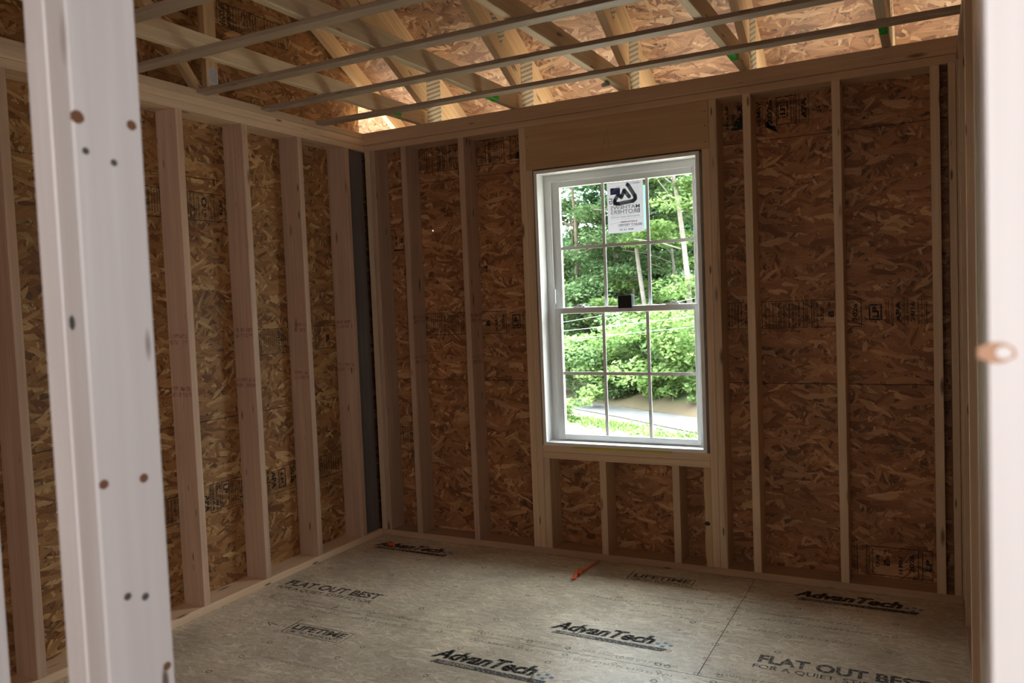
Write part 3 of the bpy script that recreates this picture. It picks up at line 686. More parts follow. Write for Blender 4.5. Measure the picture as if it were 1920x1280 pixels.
# top row
Tb = (2.252, 2.40)
stamp('back', BY, *Tb, [(.31, .41, '[]', {'b': (0, 1), 't': .0025})] + lines(.318, .40) + [(.366, .368, '|')], 90, wall_back)
stamp('back', BY, *Tb, [(.442, .512, '[]', {'b': (0, 1), 't': .003}), (.452, .47, 'STRENGTH AXIS', {'bold': .03}), (.478, .50, 'THIS DIRECTION', {'bold': .03}), (.53, .60, '[]', {'b': (0, 1), 't': .003})] + lines(.538, .59, .017, .01, 3), 90, wall_back)
stamp('back', BY, *Tb, [(.70, .908, '[]', {'b': (0, 1), 't': .003})] + lines(.71, .79, .0135) + [(.782, .785, '|'), (.80, .82, 'SIZED FOR', {'bold': .04}), (.832, .835, '|')] + lines(.842, .90, .0145, .009, 4) + [(.945, 1.02, '[]', {'b': (0, 1), 't': .003})] + lines(.952, 1.01, .014, .009), 90, wall_back)
stamp('back', BY, 2.26, 2.398, [(2.19, 2.205, '24/16 2-M', {'bold': .03}), (2.222, 2.238, 'OSB', {'b': (.2, .6), 'bold': .03}), (2.25, 2.275, 'BLACK', {'bold': .05}), (2.345, 2.365, '14 MAY', {'bold': .03}), (2.395, 2.42, '2026', {'bold': .03}), (2.372, 2.374, '|'),
      (2.438, 2.535, '[]', {'b': (0, 1), 't': .0035}), (2.445, 2.495, '[]', {'b': (.25, .8), 't': .004}), (2.457, 2.482, 'LP', {'b': (.34, .7), 'bold': .05}), (2.505, 2.513, 'CERTIFIED MILL'), (2.519, 2.526, 'THE ENGINEERED'),
      (2.546, 2.549, '|'), (2.556, 2.582, 'APA', {'b': (.12, .85), 'bold': .05}), (2.59, 2.592, '|'), (2.63, 2.648, '24', {'b': (.25, .5)})], 90, wall_back)
k = Ink(); k.poly([(2.215, 2.262), (2.285, 2.262), (2.285, 2.335), (2.245, 2.32)]); k.poly([(2.385, 2.262), (2.43, 2.262), (2.445, 2.225), (2.41, 2.25), (2.38, 2.30)]); k.poly([(.975, 2.27), (1.02, 2.262), (1.03, 2.31), (.99, 2.305)])
k.obj('ink_smear', M['ink'], 'back', BY - .0002, wall_back)
# bottom right
Bb = (.046, .188)
stamp('back', BY, *Bb, [(2.747, 2.749, '|'), (2.755, 2.763, 'MADE IN CANADA'), (2.769, 2.773, '|')] + fullmark(2.812, *Bb) + [(3.055, 3.10, '[]', {'b': (.0, 1), 't': .0025}), (3.07, 3.095, 'LP', {'b': (.3, .7), 'bold': .04})], 90, wall_back)
stamp('back', BY, .525, .672, [(.05, .164, '[]', {'b': (0, 1)})] + lines(.056, .155, .018), 90, wall_back)
stamp('back', BY, 1.79, 1.908, [(.145, .165, 'B', {'b': (.4, .7), 'bold': .03}), (.10, .12, '14', {'b': (.4, .8)})], 90, wall_back)
stamp('back', BY, 1.79, 1.80, [(.09, .168, '|')], 90, wall_back)
stamp('back', BY, 1.62, 1.66, [(.74, .765, 'L', {'bold': .03})], 180, wall_back)
# left wall
BX = -D + .0008
stamp('left', BX, 1.908, 2.05, [(-1.25, -.995, '[]', {'b': (0, 1), 't': .0026}), (-1.24, -1.225, 'RATED SHEATHING'), (-1.215, -1.205, small[5]), (-1.197, -1.195, '|'), (-1.188, -1.176, small[7]), (-1.165, -1.13, 'O', {'b': (.5, .85), 'bold': .02}), (-1.163, -1.135, 'LP', {'b': (.15, .42)}), (-1.12, -1.118, '|'), (-1.11, -1.10, 'STRUCTURAL'), (-1.09, -1.08, small[2]), (-1.05, -1.025, '24/16', {'b': (.25, .85), 'bold': .03}), (-1.018, -1.008, 'EXPOSURE 1')], -90, wall_left)
stamp('left', BX, 1.908, 2.05, [(-1.75, -1.30, '[]', {'b': (0, 1), 't': .003})] + lines(-1.74, -1.30), -90, wall_left)
stamp('left', BX, 1.203, 1.345, [(-.825, -.575, '[]', {'b': (0, 1), 't': .0026})] + lines(-.815, -.70, .0145) + [(-.695, -.692, '|'), (-.685, -.665, 'ESTE LADO', {'bold': .02})] + lines(-.658, -.58, .0155, .009, 2), -90, wall_left)
stamp('left', BX, 1.203, 1.342, [(-.38, -.17, '[]', {'b': (0, 1), 't': .0026})] + lines(-.37, -.33) + [(-.28, -.25, 'B', {'b': (.3, .6), 'bold': .05})], -90, wall_left)
stamp('left', BX, .428, .575, [(-1.25, -1.22, 'APA', {'b': (.1, .7), 'bold': .03}), (-1.215, -1.15, '[]', {'b': (0, 1), 't': .003}), (-1.205, -1.19, 'SIZED FOR', {'bold': .02}), (-1.18, -1.165, 'SPACING', {'bold': .02}), (-1.14, -1.09, '[]', {'b': (.1, 1), 't': .003}), (-1.13, -1.10, 'LP', {'b': (.55, .9), 'bold': .03}), (-1.08, -.99, '[]', {'b': (0, 1), 't': .002})] + lines(-1.07, -.995), -90, wall_left)
stamp('left', BX, .428, .57, [(-.82, -.805, 'RATED'), (-.80, -.798, '|'), (-.79, -.755, 'APA', {'b': (.2, .9), 'bold': .04}), (-.745, -.743, '|'), (-.735, -.68, '[]', {'b': (.15, .9), 't': .005}), (-.72, -.695, 'LP', {'b': (.3, .75), 'bold': .04}), (-.64, -.61, '2026', {'b': (.2, .9), 'bold': .02}), (-.82, -.60, '[]', {'b': (0, 1), 't': .002})], -90, wall_left)
stamp('left', BX, .435, .565, [(-.39, -.18, '[]', {'b': (0, 1), 't': .003})] + lines(-.38, -.20, .021, .013), -90, wall_left)
stamp('left', BX, .428, .565, [(-1.53, -1.38, '[]', {'b': (0, 1), 't': .003})] + lines(-1.52, -1.39, .021, .013), -90, wall_left)
stamp('left', BX, 2.925, 3.055, [(-.995, -.48, '[]', {'b': (0, 1), 't': .003}), (-.98, -.94, 'LP CORP', {'bold': .03}), (-.925, -.90, 'MADE IN', {'bold': .03})] + lines(-.89, -.70, .02, .012) + [(-.66, -.655, '|')] + lines(-.64, -.50, .02, .012), -90, wall_left)
stamp('left', BX, 2.925, 3.055, [(-1.6, -1.18, '[]', {'b': (0, 1), 't': .003})] + lines(-1.58, -1.2, .02, .012), -90, wall_left)

# ================================================================== FLOOR PRINT
FZ = .0007
def logo(x0, y0, w_, parent, label):
    k = Ink(); h = w_ * .16
    for dx in (0, .005): k.text('AdvanTech', x0 + dx, y0, x0 + dx + w_ * .86, y0 + h, 0, .03, .35)
    k.obj('printed_logo', M['ink_floor'], 'floor', FZ, parent, label)
    b = Ink(); y1 = y0 - .012; y2 = y1 - w_ * .058; s = .02
    # bar with the word left open: strips around the letters
    k2 = Ink(); k2.poly([(x0 + .045, y1), (x0 + w_, y1 - .004), (x0 + w_ - s, y2 - .004), (x0 + .045 - s, y2)]); k2.obj('printed_bar', M['ink_floor'], 'floor', FZ, parent)
    k3 = Ink(); k3.text('SUBFLOORING', x0 + .06, y2 + .006, x0 + w_ * .42, y1 - .006, 0, .02); k3.obj('printed_word', M['subfloor_pale'], 'floor', FZ + .0005, parent)
    k4 = Ink()
    for dx, dy in ((.0, .02), (.03, .035), (.025, .0), (.055, .02)): k4.poly([(x0 + w_ * .90 + dx + .013 * math.cos(a) * (1 if i % 2 else .6), y0 + dy + .013 * math.sin(a) * (1 if i % 2 else .6)) for i, a in enumerate([j * math.pi / 4 for j in range(8)])])
    k4.obj('blue_splat', M['ink_blue'], 'floor', FZ, parent)
M['subfloor_pale'] = flat('unprinted_letters', (0.47, 0.42, 0.35), 0.5)
logo(1.60, -.93, .54, floor, 'printed panel logo in the middle of the floor, over a dark bar')
logo(1.265, -1.375, .54, floor, 'printed panel logo at the bottom edge of the picture')
logo(.092, -.205, .54, floor, 'printed panel logo in the shade at the back left')
logo(2.51, -.158, .54, floor, 'printed panel logo in the dark back right')
def flatout(x, y):
    k = Ink(); k.text('FLAT OUT BEST', x, y, x + .60, y + .072, 0, .035); k.text('TM', x + .605, y + .05, x + .62, y + .068)
    k.text('FOR A QUIET, STIFF FLOOR', x - .01, y - .058, x + .60, y - .018, 0, .008); k.obj('printed_slogan', M['ink_floor'], 'floor', FZ, floor)
flatout(.065, -.945); flatout(2.49, -.925)
def lifetime(x, y):
    k = Ink(); k.frame(x, y, x + .335, y + .108, .004); k.text('LIFETIME', x + .02, y + .045, x + .315, y + .095, 0, .04); k.text('LIMITED WARRANTY', x + .02, y + .012, x + .315, y + .036, 0, .008)
    k.line((x, y), (x, y + .15), .004); k.ring((x - .02, y - .003), .012, .012, .003, 4); k.obj('printed_warranty_mark', M['ink_floor'], 'floor', FZ, floor)
lifetime(.495, -1.425); lifetime(1.705, -.225)
k = Ink(); rq = random.Random(5)
for gx in range(0, 9):
    for gy in range(0, 12):
        x = .12 + gx * .4064 + rq.uniform(-.02, .02); y = -.18 - gy * .152 + rq.uniform(-.02, .02)
        if x > 3.1 or rq.random() < .25: continue
        kind = rq.choice((4, 4, 14, 14, 14, 5)); k.ring((x, y), .0135, .0125, .0035, kind)
for gx in range(0, 15):
    x = .15 + gx * .2032; 
    for s in (-.03, .028): k.ring((x + rq.uniform(-.02, .02), -1.124 + s), .0125, .0125, .003, rq.choice((4, 14)))
for gy in range(0, 8): 
    y = -.12 - gy * .142; k.ring((2.3065 + rq.uniform(-.006, .006), y), .016, .013, .003, 14)
    k.line((2.29 + rq.uniform(-.03, .04), y - .05), (2.305 + rq.uniform(-.03, .04), y - .052), .004)
for j in range(26):
    x = rq.uniform(.1, 3.05); y = rq.uniform(-2.0, -.15); a = rq.uniform(0, 3.1); l = rq.uniform(.008, .02); k.line((x, y), (x + l * math.cos(a), y + l * math.sin(a)), .004)
k.line((.36, -1.36), (.40, -1.39), .006); k.line((.38, -1.365), (.43, -1.375), .005)
k.obj('nailing_marks', M['ink_floor'], 'floor', FZ, floor)
k = Ink()
def fl_line(txt, x, y, wd, hgt=.018, rot=0): k.text(txt, x, y, x + wd, y + hgt, rot)
for yy, rot in ((-1.094, 0), (-1.178, 180)):
    fl_line('DRIVE PANELS TOGETHER', .30, yy, .32, rot=rot); fl_line('DO NOT CLOSE PANEL EDGE GAP', .70, yy, .42, rot=rot); fl_line('NO CIERRE LA ABERTURA', 1.33, yy, .40, rot=rot); fl_line('NAIL 15 CM A 20 CM DE PULG', 1.82, yy, .40, rot=rot); fl_line('ADVISORY ORDER PANEL', 2.36, yy, .45, rot=rot)
for yy in (-.245, -.42, -.62):
    fl_line('SPACE PANELS 1/8 INCH', 1.86, yy, .33); fl_line('SPACE PANELS 1/8 INCH', 2.42, yy - .012, .40)
fl_line('SEPARE LOS PANELES 1/8 DE PULG', 1.62, -.52, .56, .02); fl_line('SEPARE LOS PANELES 1/8 DE PULG', 2.42, -.50, .55, .02)
for yy in (-.31, -.60): 
    k.line((2.20, yy), (2.27, yy), .003); k.line((2.27, yy), (2.25, yy + .01), .003); k.line((2.27, yy), (2.25, yy - .01), .003)
    k.line((2.34, yy), (2.40, yy), .003); k.line((2.34, yy), (2.36, yy + .01), .003); k.line((2.34, yy), (2.36, yy - .01), .003)
fl_line('SPACE PANELS 1/8 INCH', .62, -1.66, .33); k.line((.97, -1.645), (1.03, -1.645), .004); fl_line('SPACE PANELS', .66, -1.86, .22)
k.obj('fine_print', M['ink_faint'], 'floor', FZ, floor)

# ================================================================== THINGS ON THE FLOOR
def ribbon(name, pts, wd, mat, label, cat):
    V = []; F = []; pts = [Vector(p) for p in pts]
    for i, p in enumerate(pts):
        t = (pts[min(i + 1, len(pts) - 1)] - pts[max(i - 1, 0)]); t.z = 0; t.normalize(); n = Vector((-t.y, t.x, .5 * math.sin(i * 2.1))).normalized() * wd[i] / 2
        for q in (p + n, p - n): V.append((q.x, q.y, max(q.z, .0015)))
    for i in range(len(pts) - 1): F.append((2 * i, 2 * i + 1, 2 * i + 3, 2 * i + 2))
    n = len(V); V += [(a, b, c + .0008) for a, b, c in V]; F += [tuple(n + j for j in f[::-1]) for f in F]
    o = link_mesh(name, V, F, mat); return tag(o, label, cat)
ribbon('marking_ribbon', [(1.475, -.012, .004), (1.470, -.06, .008), (1.468, -.11, .004), (1.466, -.16, .012), (1.462, -.20, .006), (1.455, -.235, .02), (1.464, -.262, .008), (1.452, -.29, .018), (1.462, -.32, .006), (1.455, -.35, .01)],
       [.012, .014, .012, .016, .014, .028, .02, .032, .02, .012], M['orange'], 'torn orange marking ribbon on the floor below the window', 'ribbon')
ribbon('marking_ribbon_scrap', [(.055, -.222, .003), (.12, -.212, .003), (.165, -.205, .004), (.19, -.20, .018), (.21, -.19, .012), (.225, -.20, .022), (.24, -.205, .006)],
       [.003, .003, .006, .024, .034, .024, .012], M['orange'], 'small crumpled scrap of orange ribbon near the back left corner', 'ribbon')
ribbon('wire_scrap', [(1.70, -1.375, .002), (1.715, -1.345, .02), (1.735, -1.355, .012), (1.745, -1.39, .016), (1.74, -1.43, .003)], [.003, .004, .004, .003, .003], M['black'], 'bent black wire scrap on the floor at the bottom edge of the picture', 'wire')

# ================================================================== WINDOW
win = bpy.data.objects.new('window_1', None); COL.objects.link(win); win.location = (WX0, 0, WZ0); win['kind'] = 'structure'
def ring_box(x0, z0, x1, z1, t, y0, y1, tb=None):
    tb = tb or t; m = MB(); m.box((x0, y0, z0), (x0 + t, y1, z1)); m.box((x1 - t, y0, z0), (x1, y1, z1)); m.box((x0 + t, y0, z0), (x1 - t, y1, z0 + tb)); m.box((x0 + t, y0, z1 - t), (x1 - t, y1, z1)); return m
ring_box(WX0, WZ0, WX1, WZ1, .018, -.006, .085).obj('window_jamb', M['jamb'], win)
ring_box(WX0 + .012, WZ0 + .010, WX1 - .012, WZ1 - .012, .036, .0855, .150).obj('window_frame', M['vinyl'], win)
ring_box(WX0 + .048, WZ0 + .047, WX1 - .048, WZ1 - .048, .010, .082, .092).obj('stop_bead', M['vinyl'], win)
ring_box(WX0 - .05, WZ0 - .05, WX1 + .05, WZ1 + .05, .062, .1525, .170).obj('nailing_trim', M['vinyl'], win)
# lower sash (inner) and upper sash (outer)
GLX0, GLX1 = 1.266, 2.018
def sash(name, gx0, gx1, gz0, gz1, stile, rb, rt, y0, y1, mun_x, mun_z):
    sx0, sx1 = (1.2035, 2.0435) if y0 > .095 else (1.222, 2.0355)
    m = MB(); m.box((sx0, y0, gz0 - rb), (gx0, y1, gz1 + rt)); m.box((gx1, y0, gz0 - rb), (sx1, y1, gz1 + rt)); m.box((gx0, y0, gz0 - rb), (gx1, y1, gz0)); m.box((gx0, y0, gz1), (gx1, y1, gz1 + rt))
    s = m.obj(name, M['vinyl'], win)
    bv = s.modifiers.new('b', 'BEVEL'); bv.width = .003; bv.segments = 2
    yc = (y0 + y1) / 2; m = MB(); m.box((gx0 - .003, yc - .002, gz0 - .003), (gx1 + .003, yc + .002, gz1 + .003)); m.obj('glass_pane', M['glass'], s)
    m = MB()
    for x in mun_x: m.box((x - .0085, yc - .006, gz0), (x + .0085, yc - .0025, gz1))
    for z in mun_z: m.box((gx0, yc - .0065, z - .0085), (gx1, yc - .002, z + .0085))
    m.obj('muntin_grid', M['vinyl'], s)
    return s
ls = sash('lower_sash', GLX0, GLX1, .683, 1.361, .040, .030, .033, .066, .094, (1.515, 1.766), (1.026,))
us = sash('upper_sash', GLX0, GLX1, 1.395, 2.067, .036, .03, .035, .100, .126, (1.522, 1.773), (1.727,))
# sash locks
for cx in (1.375, 1.905):
    m = MB(); m.box((cx - .035, .064, 1.3945), (cx + .035, .092, 1.401)); m.tube([(cx, .078, 1.401), (cx, .078, 1.411)], .013, 12); m.box((cx - .006, .050, 1.403), (cx + .030, .078, 1.409)); o = m.obj('sash_lock', M['vinyl'], ls)
m = MB(); m.box((1.222, .070, 1.42), (1.232, .080, 1.50)); m.obj('tilt_latch', M['vinyl'], ls)
# black block on the meeting rail
m = MB(); m.box((1.612, .052, 1.3955), (1.690, .098, 1.452)); m.box((1.612, .044, 1.381), (1.690, .0655, 1.452)); o = m.obj('foam_block', M['black']); tag(o, 'small black block sitting on the middle rail of the window', 'block')
bv = o.modifiers.new('b', 'BEVEL'); bv.width = .002
# sticker behind the upper glass
SX0, SX1, SZ0, SZ1 = 1.547, 1.752, 1.790, 2.064
YS = .1095
m = MB(); m.box((SX0, YS, SZ0), (SX1, YS + .0004, SZ1)); st = m.obj('window_sticker', M['paper'], us)
m = MB(); m.box((SX1, YS, SZ0 + .012), (SX1 + .016, YS + .0004, SZ1 - .03)); m.obj('green_film_strip', M['film'], us)
def sxy(px, py): return (SX0 + (px - 395) / 690 * (SX1 - SX0), SZ1 - (py - 180) / 950 * (SZ1 - SZ0))
M['grey_ink'] = film('grey_print', (0.13, 0.14, 0.14), 0.03); M['navy'] = flat('navy_print', (0.05, 0.09, 0.30), 0.6); M['pale_red'] = flat('pale_red_print', (0.62, 0.22, 0.24), 0.6); M['sky_ink'] = flat('light_blue_print', (0.30, 0.48, 0.66), 0.6); M['dark_ink'] = flat('dark_print', (0.04, 0.04, 0.045), 0.6)
def stroke(k, pts, t):
    pts = [Vector(sxy(*p)) for p in pts]
    for a, b in zip(pts, pts[1:]): k.line(a, b, t)
    for p in pts[1:-1] + [pts[0], pts[-1]]: k.poly([(p.x + t / 2 * math.cos(j * math.pi / 6), p.y + t / 2 * math.sin(j * math.pi / 6)) for j in range(12)])
k = Ink(); stroke(k, [(820, 470), (728, 345), (672, 468), (612, 415), (540, 520), (540, 572), (600, 585), (890, 555), (935, 520), (930, 470), (800, 245)], .0215); k.obj('sticker_emblem', M['grey_ink'], 'back', YS - .0004, st)
def sq(k, p0, p1): a = sxy(*p0); b = sxy(*p1); k.rect(a[0], b[1], b[0], a[1])
k = Ink(); sq(k, (462, 285), (650, 408)); 
k.obj('sticker_flag', M['navy'], 'back', YS - .0006, st)
k = Ink()
for j in range(5): stroke(k, [(470 + 20 * j, 372 - j * 14), (540, 350 - j * 18), (640, 300 - j * 10)], .0014)
k.obj('flag_stripes', M['paper'], 'back', YS - .0009, st)
k = Ink(); a = sxy(750, 262); b = sxy(830, 200); k.poly([sxy(750, 262), sxy(830, 262), sxy(790, 192)]); k.obj('sticker_triangle', M['navy'], 'back', YS - .0008, st)
def stx(txt, p0, p1, mat, bold=.0, rot=0):
    k = Ink(); a = sxy(*p0); b = sxy(*p1); k.text(txt, a[0], b[1], b[0], a[1], rot, bold, 0, True); k.obj('sticker_text', M[mat], 'back', YS - .0007, st)
stx('MADICO', (840, 205), (1020, 245), 'sky_ink', .01)
stx('MATHEWS', (455, 620), (1015, 690), 'grey_ink', .012); stx('BROTHERS', (455, 700), (1015, 775), 'grey_ink', .012)
stx('WINDOWS AND DOORS', (455, 818), (1015, 850), 'grey_ink'); stx('HOUSE', (640, 915), (950, 945), 'pale_red', .03); stx('SELECT TESTED', (600, 968), (1050, 1010), 'grey_ink', .03); stx('800 16 01', (620, 1058), (885, 1088), 'dark_ink', .02)
stx('LD', (432, 475), (495, 585), 'dark_ink', .03, 90)
k = Ink(); stroke(k, [(460, 800), (1015, 775)], .0009); stroke(k, [(440, 880), (1060, 870)], .0007); stroke(k, [(600, 1040), (1050, 1020)], .0007); stroke(k, [(440, 960), (600, 930)], .0009)
for j in range(7): stroke(k, [(880, 300 + 26 * j), (1010, 298 + 26 * j)], .0004)
k.obj('sticker_rules', M['grey_ink'], 'back', YS - .0006, st)
# yellow tape on the sill
m = MB(); m.box((1.34, -.010, .618), (1.90, -.0015, .6265)); o = m.obj('yellow_tape', M['yellow']); tag(o, 'strip of yellow tape stuck under the window frame on the sill', 'tape')

# ================================================================== OUTDOORS
GZ = -0.85
gr = empty('yard', (0, 8, GZ), None, None); COL.objects.unlink(gr); bpy.data.objects.remove(gr)
def sheet(name, poly, z, mat, lab=None, cat=None):
    V = [(x, y, z) for x, y in poly]; o = link_mesh(name, V, [tuple(range(len(V)))], mat); return o
o = sheet('ground', [(-60, -30), (60, -30), (60, 70), (-60, 70)], GZ, M['sand']); o['kind'] = 'structure'
def hitg(u, v, z=GZ):
    d = _f + _r2 * ((u - 960) / F_PX) - _u2 * ((v - 640) / F_PX); t = (z - CP.z) / d.z; p = CP + d * t; return (p.x, p.y)
road = [hitg(1030, 742), hitg(1120, 758), hitg(1200, 770), hitg(1260, 778), hitg(1330, 788), hitg(1420, 800), hitg(1420, 842), hitg(1330, 818), hitg(1240, 800), hitg(1160, 783), hitg(1090, 770), hitg(1030, 758)]
o = sheet('road', road, GZ + .02, M['road']); o['kind'] = 'structure'
def grass_patch(name, pts, label, n=1500, h=.14, mat='leaf2'):
    """tufts of blades scattered in a polygon strip"""
    rs = np.random.RandomState(len(pts) + n); V = []; F = []
    P = np.array(pts); 
    for i in range(n):
        j = rs.randint(0, len(P) - 1); t = rs.rand(); c = P[j] * (1 - t) + P[j + 1] * t; c = c + rs.randn(2) * (.16 + c[1] * .006)
        a = rs.rand() * 6.28; hh = h * (.5 + rs.rand()); wd = .02 + .02 * rs.rand(); b = len(V)
        dx, dy = math.cos(a) * wd, math.sin(a) * wd; lx, ly = rs.randn(2) * hh * .5
        V += [(c[0] - dx, c[1] - dy, GZ), (c[0] + dx, c[1] + dy, GZ), (c[0] + lx, c[1] + ly, GZ + hh)]; F.append((b, b + 1, b + 2))
    o = link_mesh(name, V, F, M[mat]); return tag(o, label, 'grass', kind='stuff')
grass_patch('grass', [hitg(1075, 785), hitg(1110, 792), hitg(1150, 800), hitg(1200, 806)], 'thin strip of grass between the yard and the road', 900, .05)
grass_patch('grass', [hitg(1195, 812), hitg(1240, 818), hitg(1290, 822)], 'sparse grass on the sand in the bottom right panes', 420, .045)
# bank rising behind the road, higher to the right
_A = Vector(hitg(1000, 738)); _B = Vector(hitg(1450, 806)); _e = (_B - _A).normalized(); _n = Vector((-_e.y, _e.x)); _n = _n if _n.y > 0 else -_n; _len = (_B - _A).length
def terrain(x, y):
    q = Vector((x, y)) - _A; s_ = q.dot(_n); t_ = min(1.3, max(0, q.dot(_e) / _len))
    if s_ <= 0: return GZ
    return GZ + (0.10 + 1.5 * t_ ** 1.6) * (1 - math.exp(-s_ / 1.3)) + .07 * s_ + (.05 * math.sin(5 * x + 2 * y) + .04 * math.sin(3 * x - 7 * y)) * min(1, s_ / 2)
def strip(name, s0, s1, ns, mat):
    V = []; F = []; nt_ = 80
    for i in range(nt_ + 1):
        t_ = -12 + (_len + 22) * i / nt_
        for k2 in range(ns + 1):
            s_ = s0 + (s1 - s0) * k2 / ns; p = _A + _e * t_ + _n * s_; V.append((p.x, p.y, terrain(p.x, p.y) + (0.004 if s_ <= 0.02 else 0)))
    for i in range(nt_):
        for k2 in range(ns): p = i * (ns + 1) + k2; F.append((p, p + ns + 1, p + ns + 2, p + 1))
    o = link_mesh(name, V, F, mat, smooth=True); o['kind'] = 'structure'
strip('bank', 0.01, 2.6, 14, M['bank']); strip('forest_floor', 2.6, 26, 20, M['forest'])
def ground_px(u, v):
    d = _f + _r2 * ((u - 960) / F_PX) - _u2 * ((v - 640) / F_PX); t = 5.0
    while t < 60:
        p = CP + d * t
        if p.z <= terrain(p.x, p.y): return p, t
        t += .05
    return p, t
def leaves(centers, radii, n, size, rs, flatness=.35, drop=0.0):
    """numpy cloud of little folded leaves around flattened sprays"""
    k = len(centers); idx = rs.randint(0, k, n); c = centers[idx]; r = radii[idx][:, None]
    d = rs.randn(n, 3); d /= np.linalg.norm(d, axis=1)[:, None]; d *= rs.rand(n, 1) ** .45
    p = c + d * r * np.array([1, 1, flatness])
    nrm = rs.randn(n, 3) * .45 + np.array([0, -.25, 1]); nrm /= np.linalg.norm(nrm, axis=1)[:, None]
    t = np.cross(nrm, rs.randn(n, 3)); t /= np.linalg.norm(t, axis=1)[:, None]; b = np.cross(nrm, t)
    s = size * (.6 + .8 * rs.rand(n, 1)); 
    q = np.stack([p - t * s, p - b * s * .55 , p + t * s, p + b * s * .55], 1).reshape(-1, 3)
    return q
def mesh_quads(name, q, mat, parent):
    n = len(q) // 4; me = bpy.data.meshes.new(name); me.vertices.add(len(q)); me.vertices.foreach_set('co', q.astype(np.float32).ravel())
    me.loops.add(4 * n); me.loops.foreach_set('vertex_index', np.arange(4 * n, dtype=np.int32)); me.polygons.add(n)
    me.polygons.foreach_set('loop_start', np.arange(0, 4 * n, 4, dtype=np.int32)); me.polygons.foreach_set('loop_total', np.full(n, 4, dtype=np.int32))
    me.update(calc_edges=True); me.materials.append(mat); o = bpy.data.objects.new(name, me); COL.objects.link(o); attach(o, parent); return o
def at_px(u, v, dist):
    d = (_f + _r2 * ((u - 960) / F_PX) - _u2 * ((v - 640) / F_PX)); return CP + d * dist
def tree(label, u, v0, dist, top_v, lean, rad, sprays, n, mat, bark, group='trees beyond the road', size=.11, name='broadleaf_tree', spread=2.0, zlo=.15, tr=.11):
    """trunk foot where the ray at (u, v0) is dist away; crown sprays around the trunk"""
    rs = np.random.RandomState(int(u * 7 + dist * 13)); foot = at_px(u, v0, dist); foot.z = terrain(foot.x, foot.y) - .03; H = at_px(u, top_v, dist).z - foot.z
    t = empty(name, foot, label, 'tree', group)
    pts = [foot + Vector((lean * H * s + .08 * math.sin(5 * s + u), 0.1 * math.sin(4 * s), H * s)) for s in np.linspace(-.05, 1, 12)]
    m = MB(); m.tube(pts, [tr * (1 - .7 * i / 11) for i in range(12)], 9)
    for j in range(7):
        s = rs.uniform(.35, .95); a = rs.uniform(0, 6.28); p = foot + Vector((lean * H * s, 0, H * s)); l = rs.uniform(.8, 2.0)
        m.tube([p, p + Vector((math.cos(a) * l * .5, math.sin(a) * l * .5, l * .18)), p + Vector((math.cos(a) * l, math.sin(a) * l, l * .25))], [tr * .25, tr * .15, .01], 5)
    tk = m.obj('trunk', M[bark], None, True); attach(tk, t)
    if n:
        cz = foot.z + H * (zlo + (1.08 - zlo) * rs.rand(sprays)); ang = rs.rand(sprays) * 6.28; rr_ = spread * (0.25 + .75 * rs.rand(sprays))
        C = np.stack([foot.x + lean * (cz - foot.z) + np.cos(ang) * rr_, foot.y + np.sin(ang) * rr_, cz], 1)
        q = leaves(C, rad * (.6 + .8 * rs.rand(sprays)), n, size, rs)
        mesh_quads('foliage', q, M[mat], t)
    return t
tree('tall slim tree with a pale leaning trunk in the right window column', 1312, 722, 19.0, 120, -.125, .6, 30, 7500, 'leaf2', 'bark', spread=2.0, zlo=.5, tr=.085, size=.06)
tree('tree with a pale bending trunk behind the middle right muntin', 1228, 705, 21.0, 200, -.11, .6, 30, 8500, 'leaf', 'bark', spread=2.0, zlo=.5, tr=.075, size=.06)
tree('thin grey tree beside the leaning pale tree', 1270, 715, 22.5, 250, -.02, .6, 16, 5000, 'leaf3', 'bark', spread=1.6, zlo=.55, tr=.05, size=.06)
tree('leafy tree filling the left window column', 1085, 728, 24.0, 330, .0, .6, 56, 33000, 'leaf', 'bark_dark', spread=2.3, zlo=.03, size=.06)
tree('bright layered beech in the right window panes', 1345, 730, 21.0, 190, .0, .75, 66, 42000, 'leaf2', 'bark_dark', spread=2.4, zlo=.05, size=.058)
tree('deep green tree in the middle of the window', 1165, 728, 25.0, 200, .0, .8, 80, 46000, 'leaf', 'bark_dark', spread=2.7, zlo=.03, size=.06)
tree('bright green young tree low in the middle of the window', 1190, 728, 22.5, 540, .0, .62, 38, 22000, 'leaf2', 'bark_dark', spread=1.7, zlo=.05, size=.055)
tree('bushy tree low in the left window panes', 1100, 728, 23.0, 520, .0, .7, 42, 25000, 'leaf', 'bark_dark', spread=1.9, zlo=.04, size=.055)
tree('leafy sapling under the leaning pale tree', 1275, 728, 22.0, 560, .0, .62, 34, 20000, 'leaf2', 'bark_dark', spread=1.6, zlo=.05, size=.055)
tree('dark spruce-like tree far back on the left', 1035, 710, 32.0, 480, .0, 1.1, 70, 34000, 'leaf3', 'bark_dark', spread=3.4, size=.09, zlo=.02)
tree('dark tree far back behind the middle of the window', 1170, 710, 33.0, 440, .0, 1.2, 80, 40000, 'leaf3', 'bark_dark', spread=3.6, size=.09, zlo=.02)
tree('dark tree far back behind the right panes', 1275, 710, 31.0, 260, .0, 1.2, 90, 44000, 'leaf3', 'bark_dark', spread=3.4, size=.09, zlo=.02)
tree('tall dark tree far back at the right edge of the window', 1390, 710, 30.0, 200, .0, 1.2, 85, 38000, 'leaf3', 'bark_dark', spread=3.4, size=.09, zlo=.02)
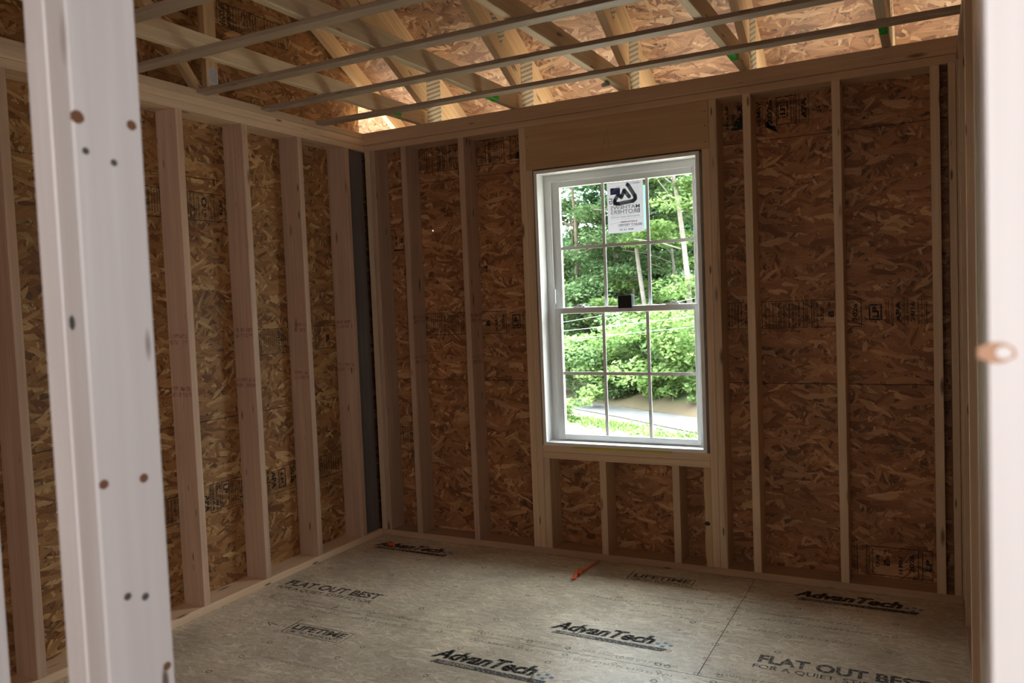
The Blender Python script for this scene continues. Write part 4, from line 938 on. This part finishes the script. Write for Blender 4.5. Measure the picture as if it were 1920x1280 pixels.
# weeds on the bank and the bush at the left
rs = np.random.RandomState(4)
def bush(label, u, v, r, n, mat, size=.05):
    p, _t = ground_px(u, v); p = p + Vector((0, 0, r * .6)); t = empty('bush', p, label, 'bush', 'bushes by the road'); k_ = 9 if r < .5 else 22; C = np.array([p]) + rs.randn(k_, 3) * r * (np.array([.5, .5, .5]) if r < .5 else np.array([1.3, .8, .75])) + (0 if r < .5 else np.array([0, 0, r * .7])); q = leaves(C, r * (.45 + .6 * rs.rand(k_)), n, size, rs, .55); mesh_quads('foliage', q, M[mat], t)
    m = MB(); m.tube([p - Vector((0, 0, r)), p], [.02, .01], 5); attach(m.obj('stem', M['bark_dark']), t)
bush('low green bush at the left end of the road', 1068, 790, .26, 1100, 'leaf2', .035)
bush('small weedy bush on the bank right of the road', 1262, 752, .22, 900, 'leaf2')
bush('yellow-green bush on the bank under the pale tree', 1235, 742, .30, 1200, 'leaf2')
bush('bush on the bank at the right edge of the window', 1312, 745, .30, 900, 'leaf2')
bush('bush at the far side of the road in the middle pane', 1170, 745, .34, 1600, 'leaf')
bush('bush at the far side of the road in the left pane', 1110, 740, .34, 1600, 'leaf')
bush('wide leafy bush filling the gap behind the road on the left', 1088, 735, .6, 5200, 'leaf', .055)
bush('wide leafy bush behind the road between the two left muntins', 1140, 738, .6, 5200, 'leaf2', .055)
bush('wide leafy bush behind the road in the middle pane', 1200, 738, .6, 5200, 'leaf', .055)
bush('wide leafy bush on top of the bank on the right', 1255, 730, .6, 5200, 'leaf2', .055)
bush('wide leafy bush on the bank at the right window edge', 1310, 725, .6, 5200, 'leaf2', .055)
# overhead wires
for lab, a, b in (('upper overhead wire crossing the lower window panes', (1040, 618), (1340, 584)), ('lower overhead wire crossing the lower window panes', (1040, 634), (1340, 604)), ('highest overhead wire above the meeting rail of the window', (1180, 578), (1340, 547))):
    A0 = at_px(*a, 12.0); B0 = at_px(*b, 10.5); d = B0 - A0; P = [A0 + d * s + Vector((0, 0, -.035 * (1 - ((2 * s - 1) / 4) ** 2))) for s in np.linspace(-1.5, 2.5, 30)]
    m = MB(); m.tube(P, .0026, 5); o = m.obj('overhead_wire', M['pale_wire'] if 'pale_wire' in M else M.setdefault('pale_wire', flat('pale_wire', (0.34, 0.36, 0.38), .5))); tag(o, lab, 'wire', 'overhead wires')

# ================================================================== knots on the near posts (placed last, on real faces)
def post_hit(u, v, ax, val):
    d = _f + _r2 * ((u - 960) / F_PX) - _u2 * ((v - 640) / F_PX); t = (val - CP[ax]) / d[ax]; return CP + d * t
for (u, v, r) in ((144, 219, .0075), (246, 235, .006), (160, 283, .004), (213, 305, .004), (194, 908, .0055), (269, 896, .0055), (239, 1118, .0045), (272, 1118, .0045), (313, 1248, .005)):
    p = post_hit(u, v, 0, 2.273); spot(pj, 'knot', 'left', p.y, p.z, r * 1.1, r, M['knot'] if r > .0048 else M['dent'], 2.2737)
for (u, v, r) in ((136, 605, .0065),):
    p = post_hit(u, v, 1, DY0); spot(pj, 'knot', 'back', p.x, p.z, r * .8, r * 1.3, M['dent'], DY0 - .0006)
p = post_hit(1868, 661, 1, DY0); spot(rp, 'knot', 'back', p.x, p.z, .0105, .0066, M['knot_l'], DY0 - .0006); spot(rp, 'knot', 'back', p.x + .004, p.z, .0045, .0038, M['post'], DY0 - .0009)

k = Ink(); k.poly([(2.074 + .013 * math.cos(a) * (1.2 if math.cos(a) > 0 else 1), .262 + .011 * math.sin(a)) for a in [j * math.pi / 8 for j in range(16)]])
k.obj('knot', M['dent_black'] if 'dent_black' in M else flat('black_knot', (0.01, 0.008, 0.006), .6), 'back', -.0006, orange_cripple)
